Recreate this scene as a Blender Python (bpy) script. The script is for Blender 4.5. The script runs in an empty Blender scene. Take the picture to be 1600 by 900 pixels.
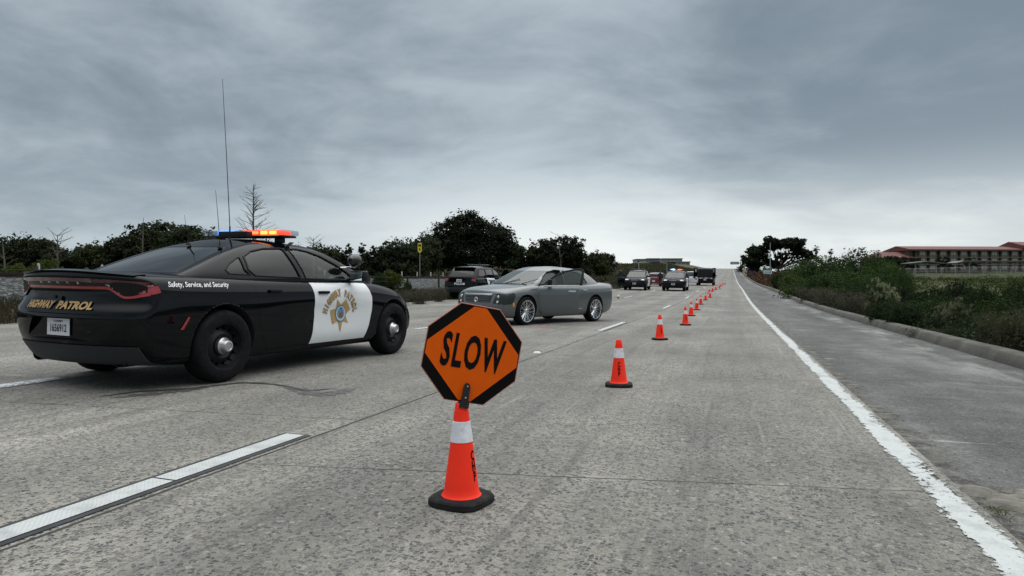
import bpy, bmesh, math, random
from mathutils import Vector, Matrix
from mathutils.bvhtree import BVHTree
PI = math.pi
R = math.radians
SC = bpy.context.scene
COL = SC.collection
random.seed(7)

# ------------------------------------------------------------------ camera
YAW = math.atan(343 / 1050)
CS, SN = math.cos(YAW), math.sin(YAW)
CAM_H = 1.008
cam_d = bpy.data.cameras.new('camera')
cam = bpy.data.objects.new('camera', cam_d)
COL.objects.link(cam)
cam_d.sensor_width = 36
cam_d.lens = 36 * 1050 / 1600
cam_d.clip_start = .05
cam_d.clip_end = 6000
cam.location = (0, 0, CAM_H)
cam.rotation_euler = (R(90) - math.atan(4 / 1050), 0, YAW)
SC.camera = cam

# ------------------------------------------------------------------ light
SUN_EL, SUN_AZ = 62, 35          # azimuth clockwise from +Y (the road's direction)
world = bpy.data.worlds.new('World')
SC.world = world
world.use_nodes = True
SC.view_settings.view_transform = 'Standard'
SC.view_settings.look = 'None'
SC.view_settings.gamma = 1
SC.view_settings.exposure = 0.4
sun_d = bpy.data.lights.new('sun', 'SUN')
sun = bpy.data.objects.new('sun', sun_d)
COL.objects.link(sun)
sun_d.energy = 1.3
sun_d.angle = R(100)
sun_d.color = (1, .97, .93)
sun.rotation_euler = (R(90 - SUN_EL), 0, R(180 - SUN_AZ))


class NT:
    """small node-tree writer"""
    def __init__(s, tree):
        s.t = tree
        s.n = tree.nodes
    def node(s, kind, **kw):
        nd = s.n.new(kind)
        for k, v in kw.items():
            if k in ('ins',):
                continue
            setattr(nd, k, v)
        for k, v in kw.get('ins', {}).items():
            s.set(nd.inputs[k], v)
        return nd
    def set(s, sock, v):
        if isinstance(v, bpy.types.NodeSocket):
            s.t.links.new(v, sock)
        elif isinstance(v, bpy.types.Node):
            s.t.links.new(v.outputs[0], sock)
        else:
            if sock.type == 'RGBA' and not hasattr(v, '__len__'):
                v = (v, v, v, 1)
            if sock.type == 'RGBA' and len(v) == 3:
                v = (*v, 1)
            sock.default_value = v
    def math(s, op, a, b=0., c=None, clamp=False):
        nd = s.n.new('ShaderNodeMath'); nd.operation = op; nd.use_clamp = clamp
        s.set(nd.inputs[0], a); s.set(nd.inputs[1], b)
        if c is not None: s.set(nd.inputs[2], c)
        return nd.outputs[0]
    def mix(s, f, a, b, mode='MIX'):
        nd = s.n.new('ShaderNodeMix'); nd.data_type = 'RGBA'; nd.blend_type = mode
        s.set(nd.inputs[0], f); s.set(nd.inputs[6], a); s.set(nd.inputs[7], b)
        return nd.outputs[2]
    def ramp(s, f, stops, interp='LINEAR'):
        nd = s.n.new('ShaderNodeValToRGB'); s.set(nd.inputs[0], f)
        cr = nd.color_ramp; cr.interpolation = interp
        while len(cr.elements) < len(stops): cr.elements.new(.5)
        for e, (p, c) in zip(cr.elements, stops):
            e.position = p
            e.color = (c, c, c, 1) if not hasattr(c, '__len__') else (*c, 1)
        return nd.outputs[0]
    def noise(s, vec, scale, detail=4, rough=.55, out=0, dist=0.):
        nd = s.n.new('ShaderNodeTexNoise')
        s.set(nd.inputs['Vector'], vec); nd.inputs['Scale'].default_value = scale
        nd.inputs['Detail'].default_value = detail; nd.inputs['Roughness'].default_value = rough
        nd.inputs['Distortion'].default_value = dist
        return nd.outputs[out]
    def vor(s, vec, scale, feature='F1', out=0, rand=1.):
        nd = s.n.new('ShaderNodeTexVoronoi'); nd.feature = feature
        s.set(nd.inputs['Vector'], vec); nd.inputs['Scale'].default_value = scale
        nd.inputs['Randomness'].default_value = rand
        return nd.outputs[out]
    def vscale(s, vec, sc):
        nd = s.n.new('ShaderNodeMapping'); s.set(nd.inputs[0], vec)
        nd.inputs['Scale'].default_value = sc
        return nd.outputs[0]
    def smooth(s, v, a, b):
        nd = s.n.new('ShaderNodeMapRange'); nd.interpolation_type = 'SMOOTHSTEP'
        s.set(nd.inputs[0], v); nd.inputs[1].default_value = a; nd.inputs[2].default_value = b
        return nd.outputs[0]


# the overcast sky: nishita daylight behind a cloud layer seen from below
def build_sky():
    w = NT(world.node_tree)
    w.n.clear()
    out = w.node('ShaderNodeOutputWorld')
    bg = w.node('ShaderNodeBackground')
    sky = w.node('ShaderNodeTexSky', sky_type='NISHITA', sun_disc=False,
                 sun_elevation=R(SUN_EL), sun_rotation=R(SUN_AZ))
    tc = w.node('ShaderNodeTexCoord')
    d = tc.outputs['Generated']
    sp = w.node('ShaderNodeSeparateXYZ', ins={0: d})
    zz = w.math('ADD', w.math('MAXIMUM', sp.outputs[2], 0.0), .20)
    px = w.math('DIVIDE', sp.outputs[0], zz)
    py = w.math('DIVIDE', sp.outputs[1], zz)
    cv = w.node('ShaderNodeCombineXYZ', ins={0: px, 1: py, 2: 3.7}).outputs[0]
    # broad soft banks of cloud
    rot = w.node('ShaderNodeMapping', ins={0: cv})
    rot.inputs['Rotation'].default_value = (0, 0, R(-38))
    rot.inputs['Scale'].default_value = (.66, .80, 1)
    rv = rot.outputs[0]
    n1 = w.noise(rv, .42, 5, .50, dist=.5)
    n2 = w.noise(rv, 1.15, 7, .56, dist=.7)
    n3 = w.noise(rv, 3.6, 6, .58, dist=.4)
    n = w.math('ADD', w.math('ADD', w.math('MULTIPLY', n1, .42), w.math('MULTIPLY', n2, .38)), w.math('MULTIPLY', n3, .20))
    def toward(px, py, lo, hi):
        """how near a sky direction lies to the one seen at that spot"""
        x, y = (px - 800) / 1050, (446 - py) / 1050
        v = Vector((x * CS - SN, x * SN + CS, y)).normalized()
        q = w.node('ShaderNodeVectorMath', operation='DOT_PRODUCT'); w.set(q.inputs[0], d); q.inputs[1].default_value = v
        return w.smooth(q.outputs[1], lo, hi)
    n = w.math('SUBTRACT', n, w.math('MULTIPLY', toward(1330, 190, .90, 1.), .070))
    n = w.math('ADD', n, w.math('MULTIPLY', toward(850, 165, .955, 1.), .045))
    n = w.math('ADD', n, w.math('MULTIPLY', toward(150, 250, .90, 1.), .045))
    f = w.smooth(n, .395, .61)
    z_ = sp.outputs[2]
    dark = w.mix(w.smooth(z_, 0, .30), (.250, .300, .340), (.150, .190, .222))
    lite = w.mix(w.smooth(z_, 0, .45), (.395, .450, .485), (.365, .422, .460))
    cloud = w.mix(f, dark, lite)
    dx = w.node('ShaderNodeVectorMath', operation='DOT_PRODUCT')
    w.set(dx.inputs[0], d); dx.inputs[1].default_value = (.02, 1, .02)
    glow = w.math('MULTIPLY', w.smooth(dx.outputs[1], .74, .99), w.smooth(z_, .20, .04))
    cloud = w.mix(w.math('MULTIPLY', glow, w.math('ADD', .55, w.math('MULTIPLY', f, .3))), cloud, (.74, .77, .76))
    over = w.smooth(z_, .50, .92)
    cloud = w.mix(over, cloud, (1.45, 1.49, 1.50))
    nis = w.mix(1., sky.outputs[0], (.10, .10, .10), 'MULTIPLY')
    col = w.mix(.94, nis, cloud)
    w.set(bg.inputs[0], col)
    bg.inputs[1].default_value = 1.0
    w.t.links.new(bg.outputs[0], out.inputs[0])
    return bg

build_sky()


# ------------------------------------------------------------------ materials
MATS = {}
def mat_new(name):
    m = bpy.data.materials.new(name)
    m.use_nodes = True
    t = NT(m.node_tree)
    b = m.node_tree.nodes['Principled BSDF']
    return m, t, b

def mat(name, col, rough=.6, metal=0., coat=0., coat_rough=.03, var=.0, vscale=3., bump=0., bscale=40., emis=None, estr=0., spec=.5):
    if name in MATS: return MATS[name]
    m, t, b = mat_new(name)
    b.inputs['Roughness'].default_value = rough
    b.inputs['Metallic'].default_value = metal
    b.inputs['Coat Weight'].default_value = coat
    b.inputs['Coat Roughness'].default_value = coat_rough
    b.inputs['Specular IOR Level'].default_value = spec
    tc = t.node('ShaderNodeTexCoord').outputs['Object']
    if var:
        n = t.noise(tc, vscale, 6, .6)
        c2 = tuple(max(0, c * (1 - var)) for c in col); c3 = tuple(min(1, c * (1 + var)) for c in col)
        t.set(b.inputs['Base Color'], t.ramp(n, [(.3, c2), (.7, c3)]))
        t.set(b.inputs['Roughness'], t.ramp(n, [(.3, min(1, rough * 1.15)), (.7, rough * .85)]))
    else:
        t.set(b.inputs['Base Color'], col)
    if bump:
        bp = t.node('ShaderNodeBump', ins={'Strength': bump, 'Distance': .01, 'Height': t.noise(tc, bscale, 5, .6)})
        t.set(b.inputs['Normal'], bp)
    if emis:
        t.set(b.inputs['Emission Color'], emis)
        b.inputs['Emission Strength'].default_value = estr
    MATS[name] = m
    return m

def glass_mat(name, tint, opaque=.12, body=(.01, .012, .012)):
    """tinted car glass: mirror sheen over a see-through tint"""
    m, t, b = mat_new(name)
    out = [n for n in t.n if n.type == 'OUTPUT_MATERIAL'][0]
    tr = t.node('ShaderNodeBsdfTransparent', ins={0: tint})
    df = t.node('ShaderNodeBsdfDiffuse', ins={0: body})
    gl = t.node('ShaderNodeBsdfGlossy', ins={'Color': (1, 1, 1), 'Roughness': .02})
    m1 = t.node('ShaderNodeMixShader', ins={0: opaque, 1: tr, 2: df})
    fr = t.node('ShaderNodeFresnel', ins={'IOR': 1.45})
    geo = t.node('ShaderNodeNewGeometry')
    f2 = t.math('MULTIPLY', fr.outputs[0], t.math('SUBTRACT', 1.0, geo.outputs['Backfacing']))
    m2 = t.node('ShaderNodeMixShader', ins={0: f2, 1: m1, 2: gl})
    t.set(out.inputs[0], m2)
    MATS[name] = m
    return m


# ------------------------------------------------------------------ object helpers
def tag(o, label=None, cat=None, group=None, kind=None):
    if label: o['label'] = label
    if cat: o['category'] = cat
    if group: o['group'] = group
    if kind: o['kind'] = kind
    return o

def empty(name, loc=(0, 0, 0), rz=0, label=None, cat=None, group=None):
    o = bpy.data.objects.new(name, None)
    o.empty_display_size = .2
    COL.objects.link(o)
    o.location = loc
    o.rotation_euler = (0, 0, rz)
    return tag(o, label, cat, group)

def smooth_mesh(me, ang=35):
    bm = bmesh.new(); bm.from_mesh(me)
    for f in bm.faces: f.smooth = True
    ca = math.cos(R(ang))
    for e in bm.edges:
        if len(e.link_faces) == 2:
            a, b = e.link_faces
            e.smooth = a.normal.dot(b.normal) > ca
    bm.to_mesh(me); bm.free()

def obj_from_mesh(name, me, mats, parent=None, smooth=35):
    me.materials.clear()
    for m in (mats if isinstance(mats, (list, tuple)) else [mats]):
        me.materials.append(m)
    if smooth: smooth_mesh(me, smooth)
    o = bpy.data.objects.new(name, me)
    COL.objects.link(o)
    if parent is not None: o.parent = parent
    return o

def copy_tree(o, parent=None):
    c = o.copy()
    COL.objects.link(c)
    c.parent = parent
    for ch in [x for x in ALLOBJ(o)]:
        copy_tree(ch, c)
    return c

def ALLOBJ(o):
    return [x for x in COL.objects if x.parent == o]


class MB:
    """collects primitives into one mesh"""
    def __init__(s):
        s.v = []; s.f = []; s.mi = []; s.cur = 0
    def add(s, vs, fs):
        n = len(s.v)
        s.v += [tuple(v) for v in vs]
        s.f += [[i + n for i in f] for f in fs]
        s.mi += [s.cur] * len(fs)
        return s
    def box(s, c, size, rot=None, taper=1., bev=0.):
        x, y, z = (q / 2 for q in size)
        vs = [Vector((sx * x * (taper if sz > 0 else 1), sy * y * (taper if sz > 0 else 1), sz * z)) for sz in (-1, 1) for sx, sy in ((-1, -1), (1, -1), (1, 1), (-1, 1))]
        fs = [(3, 2, 1, 0), (4, 5, 6, 7), (0, 1, 5, 4), (1, 2, 6, 5), (2, 3, 7, 6), (3, 0, 4, 7)]
        if bev:
            bm = bmesh.new(); bv = [bm.verts.new(v) for v in vs]
            for f in fs: bm.faces.new([bv[i] for i in f])
            bmesh.ops.bevel(bm, geom=bm.edges[:], offset=bev, segments=2, profile=.6, affect='EDGES')
            bm.verts.index_update(); vs = [v.co.copy() for v in bm.verts]; fs = [[v.index for v in f.verts] for f in bm.faces]
            bm.free()
        if rot is not None: vs = [rot @ v for v in vs]
        c = Vector(c)
        return s.add([v + c for v in vs], fs)
    def tube(s, pts, r, n=8, cap=True):
        pts = [Vector(p) for p in pts]
        rr = r if hasattr(r, '__len__') else [r] * len(pts)
        vs = []; fs = []
        prev = None
        for i, p in enumerate(pts):
            d = (pts[min(i + 1, len(pts) - 1)] - pts[max(i - 1, 0)])
            if d.length < 1e-9: d = Vector((0, 0, 1))
            d.normalize()
            a = prev if prev is not None else (Vector((0, 0, 1)) if abs(d.z) < .9 else Vector((1, 0, 0)))
            u = a - d * a.dot(d)
            if u.length < 1e-6: u = d.orthogonal()
            u.normalize(); w = d.cross(u); prev = u
            for k in range(n):
                t = 2 * PI * k / n
                vs.append(p + (u * math.cos(t) + w * math.sin(t)) * rr[i])
        for i in range(len(pts) - 1):
            for k in range(n):
                a = i * n + k; b = i * n + (k + 1) % n
                fs.append((a, b, b + n, a + n))
        if cap:
            fs.append(tuple(range(n))[::-1]); fs.append(tuple(range((len(pts) - 1) * n, len(pts) * n)))
        return s.add(vs, fs)
    def lathe(s, prof, n=32, axis='Z', c=(0, 0, 0), closed=False):
        """prof: (radius, height) pairs"""
        vs = []; fs = []
        for r, h in prof:
            for k in range(n):
                t = 2 * PI * k / n
                a, b = r * math.cos(t), r * math.sin(t)
                v = {'Z': (a, b, h), 'Y': (a, h, b), 'X': (h, a, b)}[axis]
                vs.append(Vector(v) + Vector(c))
        m = len(prof)
        for i in range(m if closed else m - 1):
            for k in range(n):
                a = i * n + k; b = i * n + (k + 1) % n
                j = ((i + 1) % m) * n
                f = (a, b, j + (k + 1) % n, j + k)
                fs.append(f if axis != 'Y' else f[::-1])
        if not closed:
            fs.append(tuple(range(n))[::-1] if axis != 'Y' else tuple(range(n)))
            t = tuple(range((m - 1) * n, m * n)); fs.append(t if axis != 'Y' else t[::-1])
        return s.add(vs, fs)
    def prism(s, poly, axis, lo, hi):
        """poly of 2-D points in the plane normal to axis, extruded lo..hi"""
        n = len(poly)
        def P(a, b, h): return {'Y': (a, h, b), 'X': (h, a, b), 'Z': (a, b, h)}[axis]
        vs = [P(a, b, lo) for a, b in poly] + [P(a, b, hi) for a, b in poly]
        fs = [tuple(range(n)), tuple(range(n, 2 * n))[::-1]]
        for i in range(n):
            j = (i + 1) % n
            fs.append((i, i + n, j + n, j))
        return s.add(vs, fs)
    def mesh(s, name='m', fix=False):
        me = bpy.data.meshes.new(name)
        me.from_pydata([tuple(v) for v in s.v], [], s.f)
        for p, i in zip(me.polygons, s.mi): p.material_index = i
        if fix:
            bm = bmesh.new(); bm.from_mesh(me)
            bmesh.ops.recalc_face_normals(bm, faces=bm.faces[:])
            bm.to_mesh(me); bm.free()
        me.update()
        return me
    def build(s, name, mats, parent=None, smooth=35, fix=True):
        return obj_from_mesh(name, s.mesh(name, fix), mats, parent, smooth)


def boolean(a, b, op='DIFFERENCE'):
    """mesh a (op) mesh b -> new mesh; a and b stay"""
    oa = bpy.data.objects.new('ta', a); ob = bpy.data.objects.new('tb', b)
    COL.objects.link(oa); COL.objects.link(ob)
    md = oa.modifiers.new('b', 'BOOLEAN'); md.object = ob; md.operation = op; md.solver = 'EXACT'
    dg = bpy.context.evaluated_depsgraph_get()
    me = bpy.data.meshes.new_from_object(oa.evaluated_get(dg))
    bpy.data.objects.remove(oa); bpy.data.objects.remove(ob)
    return me

def prism_mesh(poly, axis, lo, hi):
    return MB().prism(poly, axis, lo, hi).mesh('c', fix=True)

def subsurf(me, lv):
    o = bpy.data.objects.new('ts', me); COL.objects.link(o)
    md = o.modifiers.new('s', 'SUBSURF'); md.levels = lv; md.render_levels = lv
    dg = bpy.context.evaluated_depsgraph_get()
    r = bpy.data.meshes.new_from_object(o.evaluated_get(dg))
    bpy.data.objects.remove(o)
    return r

def offset_mesh(me, d):
    bm = bmesh.new(); bm.from_mesh(me); bm.normal_update()
    for v in bm.verts: v.co = v.co + v.normal * d
    r = bpy.data.meshes.new('o'); bm.to_mesh(r); bm.free()
    return r

def box_cage(fn, ns, nt, nr):
    idx = {}; vs = []; fs = []
    def g(i, j, k):
        if (i, j, k) not in idx:
            idx[(i, j, k)] = len(vs); vs.append(fn(i, j, k))
        return idx[(i, j, k)]
    for i in range(ns):
        for j in range(nt):
            fs.append((g(i, j, 0), g(i, j + 1, 0), g(i + 1, j + 1, 0), g(i + 1, j, 0)))
            fs.append((g(i, j, nr), g(i + 1, j, nr), g(i + 1, j + 1, nr), g(i, j + 1, nr)))
        for k in range(nr):
            fs.append((g(i, 0, k), g(i + 1, 0, k), g(i + 1, 0, k + 1), g(i, 0, k + 1)))
            fs.append((g(i, nt, k), g(i, nt, k + 1), g(i + 1, nt, k + 1), g(i + 1, nt, k)))
    for j in range(nt):
        for k in range(nr):
            fs.append((g(0, j, k), g(0, j, k + 1), g(0, j + 1, k + 1), g(0, j + 1, k)))
            fs.append((g(ns, j, k), g(ns, j + 1, k), g(ns, j + 1, k + 1), g(ns, j, k + 1)))
    me = bpy.data.meshes.new('cage'); me.from_pydata([tuple(v) for v in vs], [], fs)
    bm = bmesh.new(); bm.from_mesh(me); bmesh.ops.recalc_face_normals(bm, faces=bm.faces[:]); bm.to_mesh(me); bm.free()
    return me

def lerp(a, b, t): return a + (b - a) * t
def table(tb, x):
    if x <= tb[0][0]: return tb[0][1]
    for (a, va), (b, vb) in zip(tb, tb[1:]):
        if x <= b: return lerp(va, vb, (x - a) / (b - a))
    return tb[-1][1]
def sstep(a, b, x):
    t = max(0., min(1., (x - a) / (b - a))); return t * t * (3 - 2 * t)

def bvh_of(*meshes):
    vs = []; fs = []
    for me in meshes:
        n = len(vs)
        vs += [v.co.copy() for v in me.vertices]
        fs += [[i + n for i in p.vertices] for p in me.polygons]
    return BVHTree.FromPolygons(vs, fs)

def text_mesh(txt, size=1., bold=0., shear=0., sx=1., spacing=1., maxedge=.0):
    cu = bpy.data.curves.new('t', 'FONT')
    cu.body = txt; cu.size = size; cu.offset = bold; cu.shear = shear
    cu.space_character = spacing
    cu.align_x = 'CENTER'; cu.align_y = 'CENTER'
    cu.resolution_u = 3
    o = bpy.data.objects.new('t', cu); COL.objects.link(o)
    dg = bpy.context.evaluated_depsgraph_get()
    me = bpy.data.meshes.new_from_object(o.evaluated_get(dg))
    bpy.data.objects.remove(o)
    bm = bmesh.new(); bm.from_mesh(me)
    for v in bm.verts: v.co.x *= sx
    bmesh.ops.triangulate(bm, faces=bm.faces[:])
    if maxedge:
        for _ in range(3):
            es = [e for e in bm.edges if e.calc_length() > maxedge]
            if not es: break
            bmesh.ops.subdivide_edges(bm, edges=es, cuts=1)
        bmesh.ops.triangulate(bm, faces=bm.faces[:])
    bm.to_mesh(me); bm.free()
    return me

def poly_mesh(poly, maxedge=.0):
    bm = bmesh.new()
    bm.faces.new([bm.verts.new((a, b, 0)) for a, b in poly])
    bmesh.ops.triangulate(bm, faces=bm.faces[:])
    if maxedge:
        for _ in range(4):
            es = [e for e in bm.edges if e.calc_length() > maxedge]
            if not es: break
            bmesh.ops.subdivide_edges(bm, edges=es, cuts=1)
            bmesh.ops.triangulate(bm, faces=bm.faces[:])
    me = bpy.data.meshes.new('p'); bm.to_mesh(me); bm.free()
    return me

def place2d(me, fn):
    for v in me.vertices: v.co = Vector(fn(v.co.x, v.co.y))
    me.update()
    return me

def decal(name, me, m, parent, bvh, org, u, w, ray, lift=.003):
    """lay a flat mesh on a surface: each vertex runs along ray to the body"""
    org, u, w, ray = map(Vector, (org, u, w, ray))
    gone = []
    for v in me.vertices:
        p = org + u * v.co.x + w * v.co.y
        hit = bvh.ray_cast(p, ray, 3.)
        if hit[0] is None: gone.append(v.index)
        else: v.co = hit[0] - ray * lift
    bm = bmesh.new(); bm.from_mesh(me)
    bm.verts.ensure_lookup_table()
    bmesh.ops.delete(bm, geom=[bm.verts[i] for i in gone], context='VERTS')
    bm.normal_update()
    fl = [f for f in bm.faces if f.normal.dot(ray) > 0]
    if fl: bmesh.ops.reverse_faces(bm, faces=fl)
    bm.to_mesh(me); bm.free()
    return obj_from_mesh(name, me, m, parent, smooth=0)

def join_meshes(ms):
    mb = MB()
    for me in ms: mb.add([v.co.copy() for v in me.vertices], [list(p.vertices) for p in me.polygons])
    return mb.mesh('j')

def cam2w(x, z):
    return (x * CS - z * SN, x * SN + z * CS)
def at(px, z):
    """ground point seen at column px of the 1600 px photograph, z metres in front"""
    return cam2w((px - 800) * z / 1050, z)

# ------------------------------------------------------------------ heights of the ground
LONG = [(-60, 0), (24, 0), (35, .06), (45, .20), (60, .50), (70, .68), (90, .95), (110, 1.3), (140, 2.0), (180, 3.15), (240, 4.9), (480, 12.4), (520, 13.2), (560, 13.1), (700, 8), (1200, 0), (3000, -10)]
_ys = [p[0] for p in LONG]; _zs = [p[1] for p in LONG]
_ms = []
for _i in range(len(LONG)):
    if _i == 0 or _i == len(LONG) - 1: _ms.append(0.); continue
    d0 = (_zs[_i] - _zs[_i - 1]) / (_ys[_i] - _ys[_i - 1]); d1 = (_zs[_i + 1] - _zs[_i]) / (_ys[_i + 1] - _ys[_i])
    _ms.append(0. if d0 * d1 <= 0 else 2 * d0 * d1 / (d0 + d1))
def glong(Y):
    if Y <= _ys[0]: return 0.
    if Y >= _ys[-1]: return _zs[-1]
    for i in range(len(LONG) - 1):
        if Y <= _ys[i + 1]:
            h = _ys[i + 1] - _ys[i]; t = (Y - _ys[i]) / h
            return ((2 * t ** 3 - 3 * t * t + 1) * _zs[i] + (t ** 3 - 2 * t * t + t) * h * _ms[i]
                    + (-2 * t ** 3 + 3 * t * t) * _zs[i + 1] + (t ** 3 - t * t) * h * _ms[i + 1])
def gz(X, Y):
    """height of the carriageway"""
    x = max(-15., min(4.2, X))
    c = .02 * (-x - 2.7) if x < -2.7 else (0. if x < 1.1 else -.02 * (x - 1.1))
    return glong(Y) + c
# ================================================================== CARS
BLACK_PAINT = mat('black_paint', (.002, .0026, .004), rough=.30, coat=.52, coat_rough=.012, spec=.0)
WHITE_PAINT = mat('white_paint', (.72, .74, .75), rough=.32, coat=.7)
GREY_PAINT = mat('grey_blue_metallic_paint', (.100, .113, .118), rough=.36, metal=.35, coat=.8)
SILVER_PAINT = mat('silver_metallic_paint', (.36, .38, .39), rough=.35, metal=.5, coat=.8)
RED_PAINT = mat('dark_red_paint', (.16, .012, .015), rough=.3, coat=.8)
RUBBER = mat('tyre_rubber', (.007, .007, .008), rough=.8, var=.25, vscale=20, spec=.15)
BLACK_STEEL = mat('black_painted_steel', (.008, .008, .010), rough=.45, spec=.25)
TRIM = mat('black_plastic_trim', (.008, .009, .010), rough=.5, spec=.2)
GREY_TRIM = mat('grey_textured_plastic', (.028, .032, .036), rough=.6, spec=.3)
CHROME = mat('chrome', (.72, .74, .76), rough=.16, metal=1.)
HUBCAP = mat('brushed_hub_cap', (.50, .50, .50), rough=.34, metal=.9)
INTERIOR = mat('dark_cabin_lining', (.012, .012, .014), rough=.9)
SEATCLOTH = mat('seat_cloth', (.035, .035, .038), rough=.95)
GLASS_DARK = glass_mat('privacy_glass', (.06, .065, .07), .30, (.004, .005, .005))
GLASS_CLEAR = glass_mat('green_tinted_glass', (.74, .84, .80), .05, (.06, .09, .08))
GLASS_SMOKE = glass_mat('smoked_glass', (.22, .25, .25), .16)
RED_LENS = mat('red_lens', (.30, .012, .018), rough=.16, coat=1.)
DARK_RED_LENS = mat('dark_red_lens', (.075, .004, .010), rough=.14, coat=1.)
CLEAR_LENS = mat('clear_lamp_lens', (.30, .33, .34), rough=.12, coat=1.)
AMBER_LENS = mat('amber_lens', (.75, .32, .03), rough=.2, coat=1.)
GOLD = mat('gold_lettering', (.42, .27, .095), rough=.45)
DECAL_WHITE = mat('white_lettering', (.75, .76, .77), rough=.5)
DECAL_BLACK = mat('black_lettering', (.004, .004, .004), rough=.6, spec=.1)
DECAL_BLUE = mat('seal_blue', (.03, .15, .30), rough=.5)
DECAL_BROWN = mat('seal_brown', (.16, .10, .05), rough=.5)
PLATE_WHITE = mat('plate_white', (.62, .63, .66), rough=.4)
def beacon(name, edge, core, e):
    m, t, b = mat_new(name)
    b.inputs['Base Color'].default_value = (*edge, 1); b.inputs['Roughness'].default_value = .25
    g = t.node('ShaderNodeTexCoord').outputs['Generated']
    sp = t.node('ShaderNodeSeparateXYZ', ins={0: g})
    # the row of diodes sits half way up the housing
    k = t.math('MULTIPLY', t.smooth(t.math('ABSOLUTE', t.math('SUBTRACT', sp.outputs[2], .5)), .42, .12), t.smooth(t.math('ABSOLUTE', t.math('SUBTRACT', sp.outputs[1], .5)), .50, .30))
    k = t.math('MULTIPLY', k, t.ramp(t.noise(g, 6, 3, .6), [(.35, .55), (.6, 1.)]))
    t.set(b.inputs['Emission Color'], t.mix(k, edge, core)); b.inputs['Emission Strength'].default_value = e
    return m
BLUE_LAMP = beacon('blue_beacon_lamp', (.0, .20, 1.), (.40, .90, 1.), 2.1)
RED_LAMP = beacon('red_beacon_lamp', (.85, .015, .012), (1., .28, .05), 1.7)
AMBER_LAMP = beacon('amber_beacon_lamp', (1., .07, .02), (1., .55, .06), 2.2)
WHITE_LAMP = mat('white_blue_beacon_lamp', (.6, .85, 1), rough=.3, emis=(.55, .85, 1.), estr=5.)
PANEL_RED = mat('unlit_red_beacon', (.35, .01, .01), rough=.15, coat=1.)
PANEL_CLEAR = glass_mat('clear_beacon_housing', (.72, .76, .78), .12, (.3, .32, .33))


def inset(poly, g):
    xs = [p[0] for p in poly]; ys = [p[1] for p in poly]
    cx, cy = (min(xs) + max(xs)) / 2, (min(ys) + max(ys)) / 2
    fx = 1 - 2 * g / (max(xs) - min(xs)); fy = 1 - 2 * g / (max(ys) - min(ys))
    return [(cx + (x - cx) * fx, cy + (y - cy) * fy) for x, y in poly]

def round_poly(poly, n=3):
    """Chaikin corner cutting"""
    for _ in range(n):
        q = []
        for i in range(len(poly)):
            a = poly[i]; b = poly[(i + 1) % len(poly)]
            q += [(a[0] * .8 + b[0] * .2, a[1] * .8 + b[1] * .2), (a[0] * .2 + b[0] * .8, a[1] * .2 + b[1] * .8)]
        poly = q
    return poly

def body_cage(p):
    xs, frac, wf = p['xs'], p['frac'], p['wf']
    T = [-1, -.82, -.45, 0, .45, .82, 1]
    K = len(frac) - 1; n = len(xs) - 1; L = xs[-1]
    def fn(i, j, k):
        x0 = xs[i]; t = T[j]
        zb = table(p['zb'], x0); zt = table(p['zt'], x0); w = table(p['w'], x0)
        y = t * w * wf[k]
        z = zb + (zt - zb) * frac[k]
        if k == K: z += p['crown'] * (1 - t * t)
        fr = max(0, 1 - x0 / p.get('rfall', .8)); ff = max(0, 1 - (L - x0) / p.get('ffall', .9))
        x = x0 + fr * (p['rp'][k] + p['rplan'] * abs(t) ** 3) - ff * (p['fp'][k] + p['fplan'] * abs(t) ** 2.6)
        if 'tweak' in p: x, y, z = p['tweak'](x, y, z, t, k)
        return (x, y, z)
    return box_cage(fn, n, len(T) - 1, K)

def green_cage(p):
    g = p['green']; lv = g['levels']; K = len(lv) - 1
    T = [-1, -.8, -.4, 0, .4, .8, 1]
    S = [0, .06, .22, .5, .78, .94, 1]
    def fn(i, j, k):
        z, xr, xf, w = lv[k]
        s = S[i]; t = T[j]
        x = lerp(xr, xf, s)
        x += g.get('fbow', .09) * (1 - t * t) * max(0, (s - .5) * 2) ** 2 - g.get('rbow', .07) * (1 - t * t) * max(0, (.5 - s) * 2) ** 2
        y = t * w * (1 - g.get('ftaper', .06) * max(0, (s - .5) * 2) ** 2 - g.get('rtaper', .12) * max(0, (.5 - s) * 2) ** 2)
        if k == K: z += g.get('crown', .04) * (1 - t * t) * (1 - .5 * abs(2 * s - 1))
        return (x, y, z)
    return box_cage(fn, 6, 6, K)

def wheel_mesh(r, w, rim_r):
    """tyre, axis Y, centre at origin, outer face towards -Y"""
    prof = [(rim_r - .012, -w * .44), (rim_r + .006, -w * .50), (rim_r + .02, -w * .50), ((r + rim_r) / 2 + .01, -w * .53), (r - .030, -w * .49), (r - .010, -w * .42),
            (r, -w * .30), (r, w * .30), (r - .012, w * .43), (r - .04, w * .5), (rim_r, w * .5), (rim_r - .012, w * .44)]
    return MB().lathe(prof, 48, 'Y', closed=True)

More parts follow.
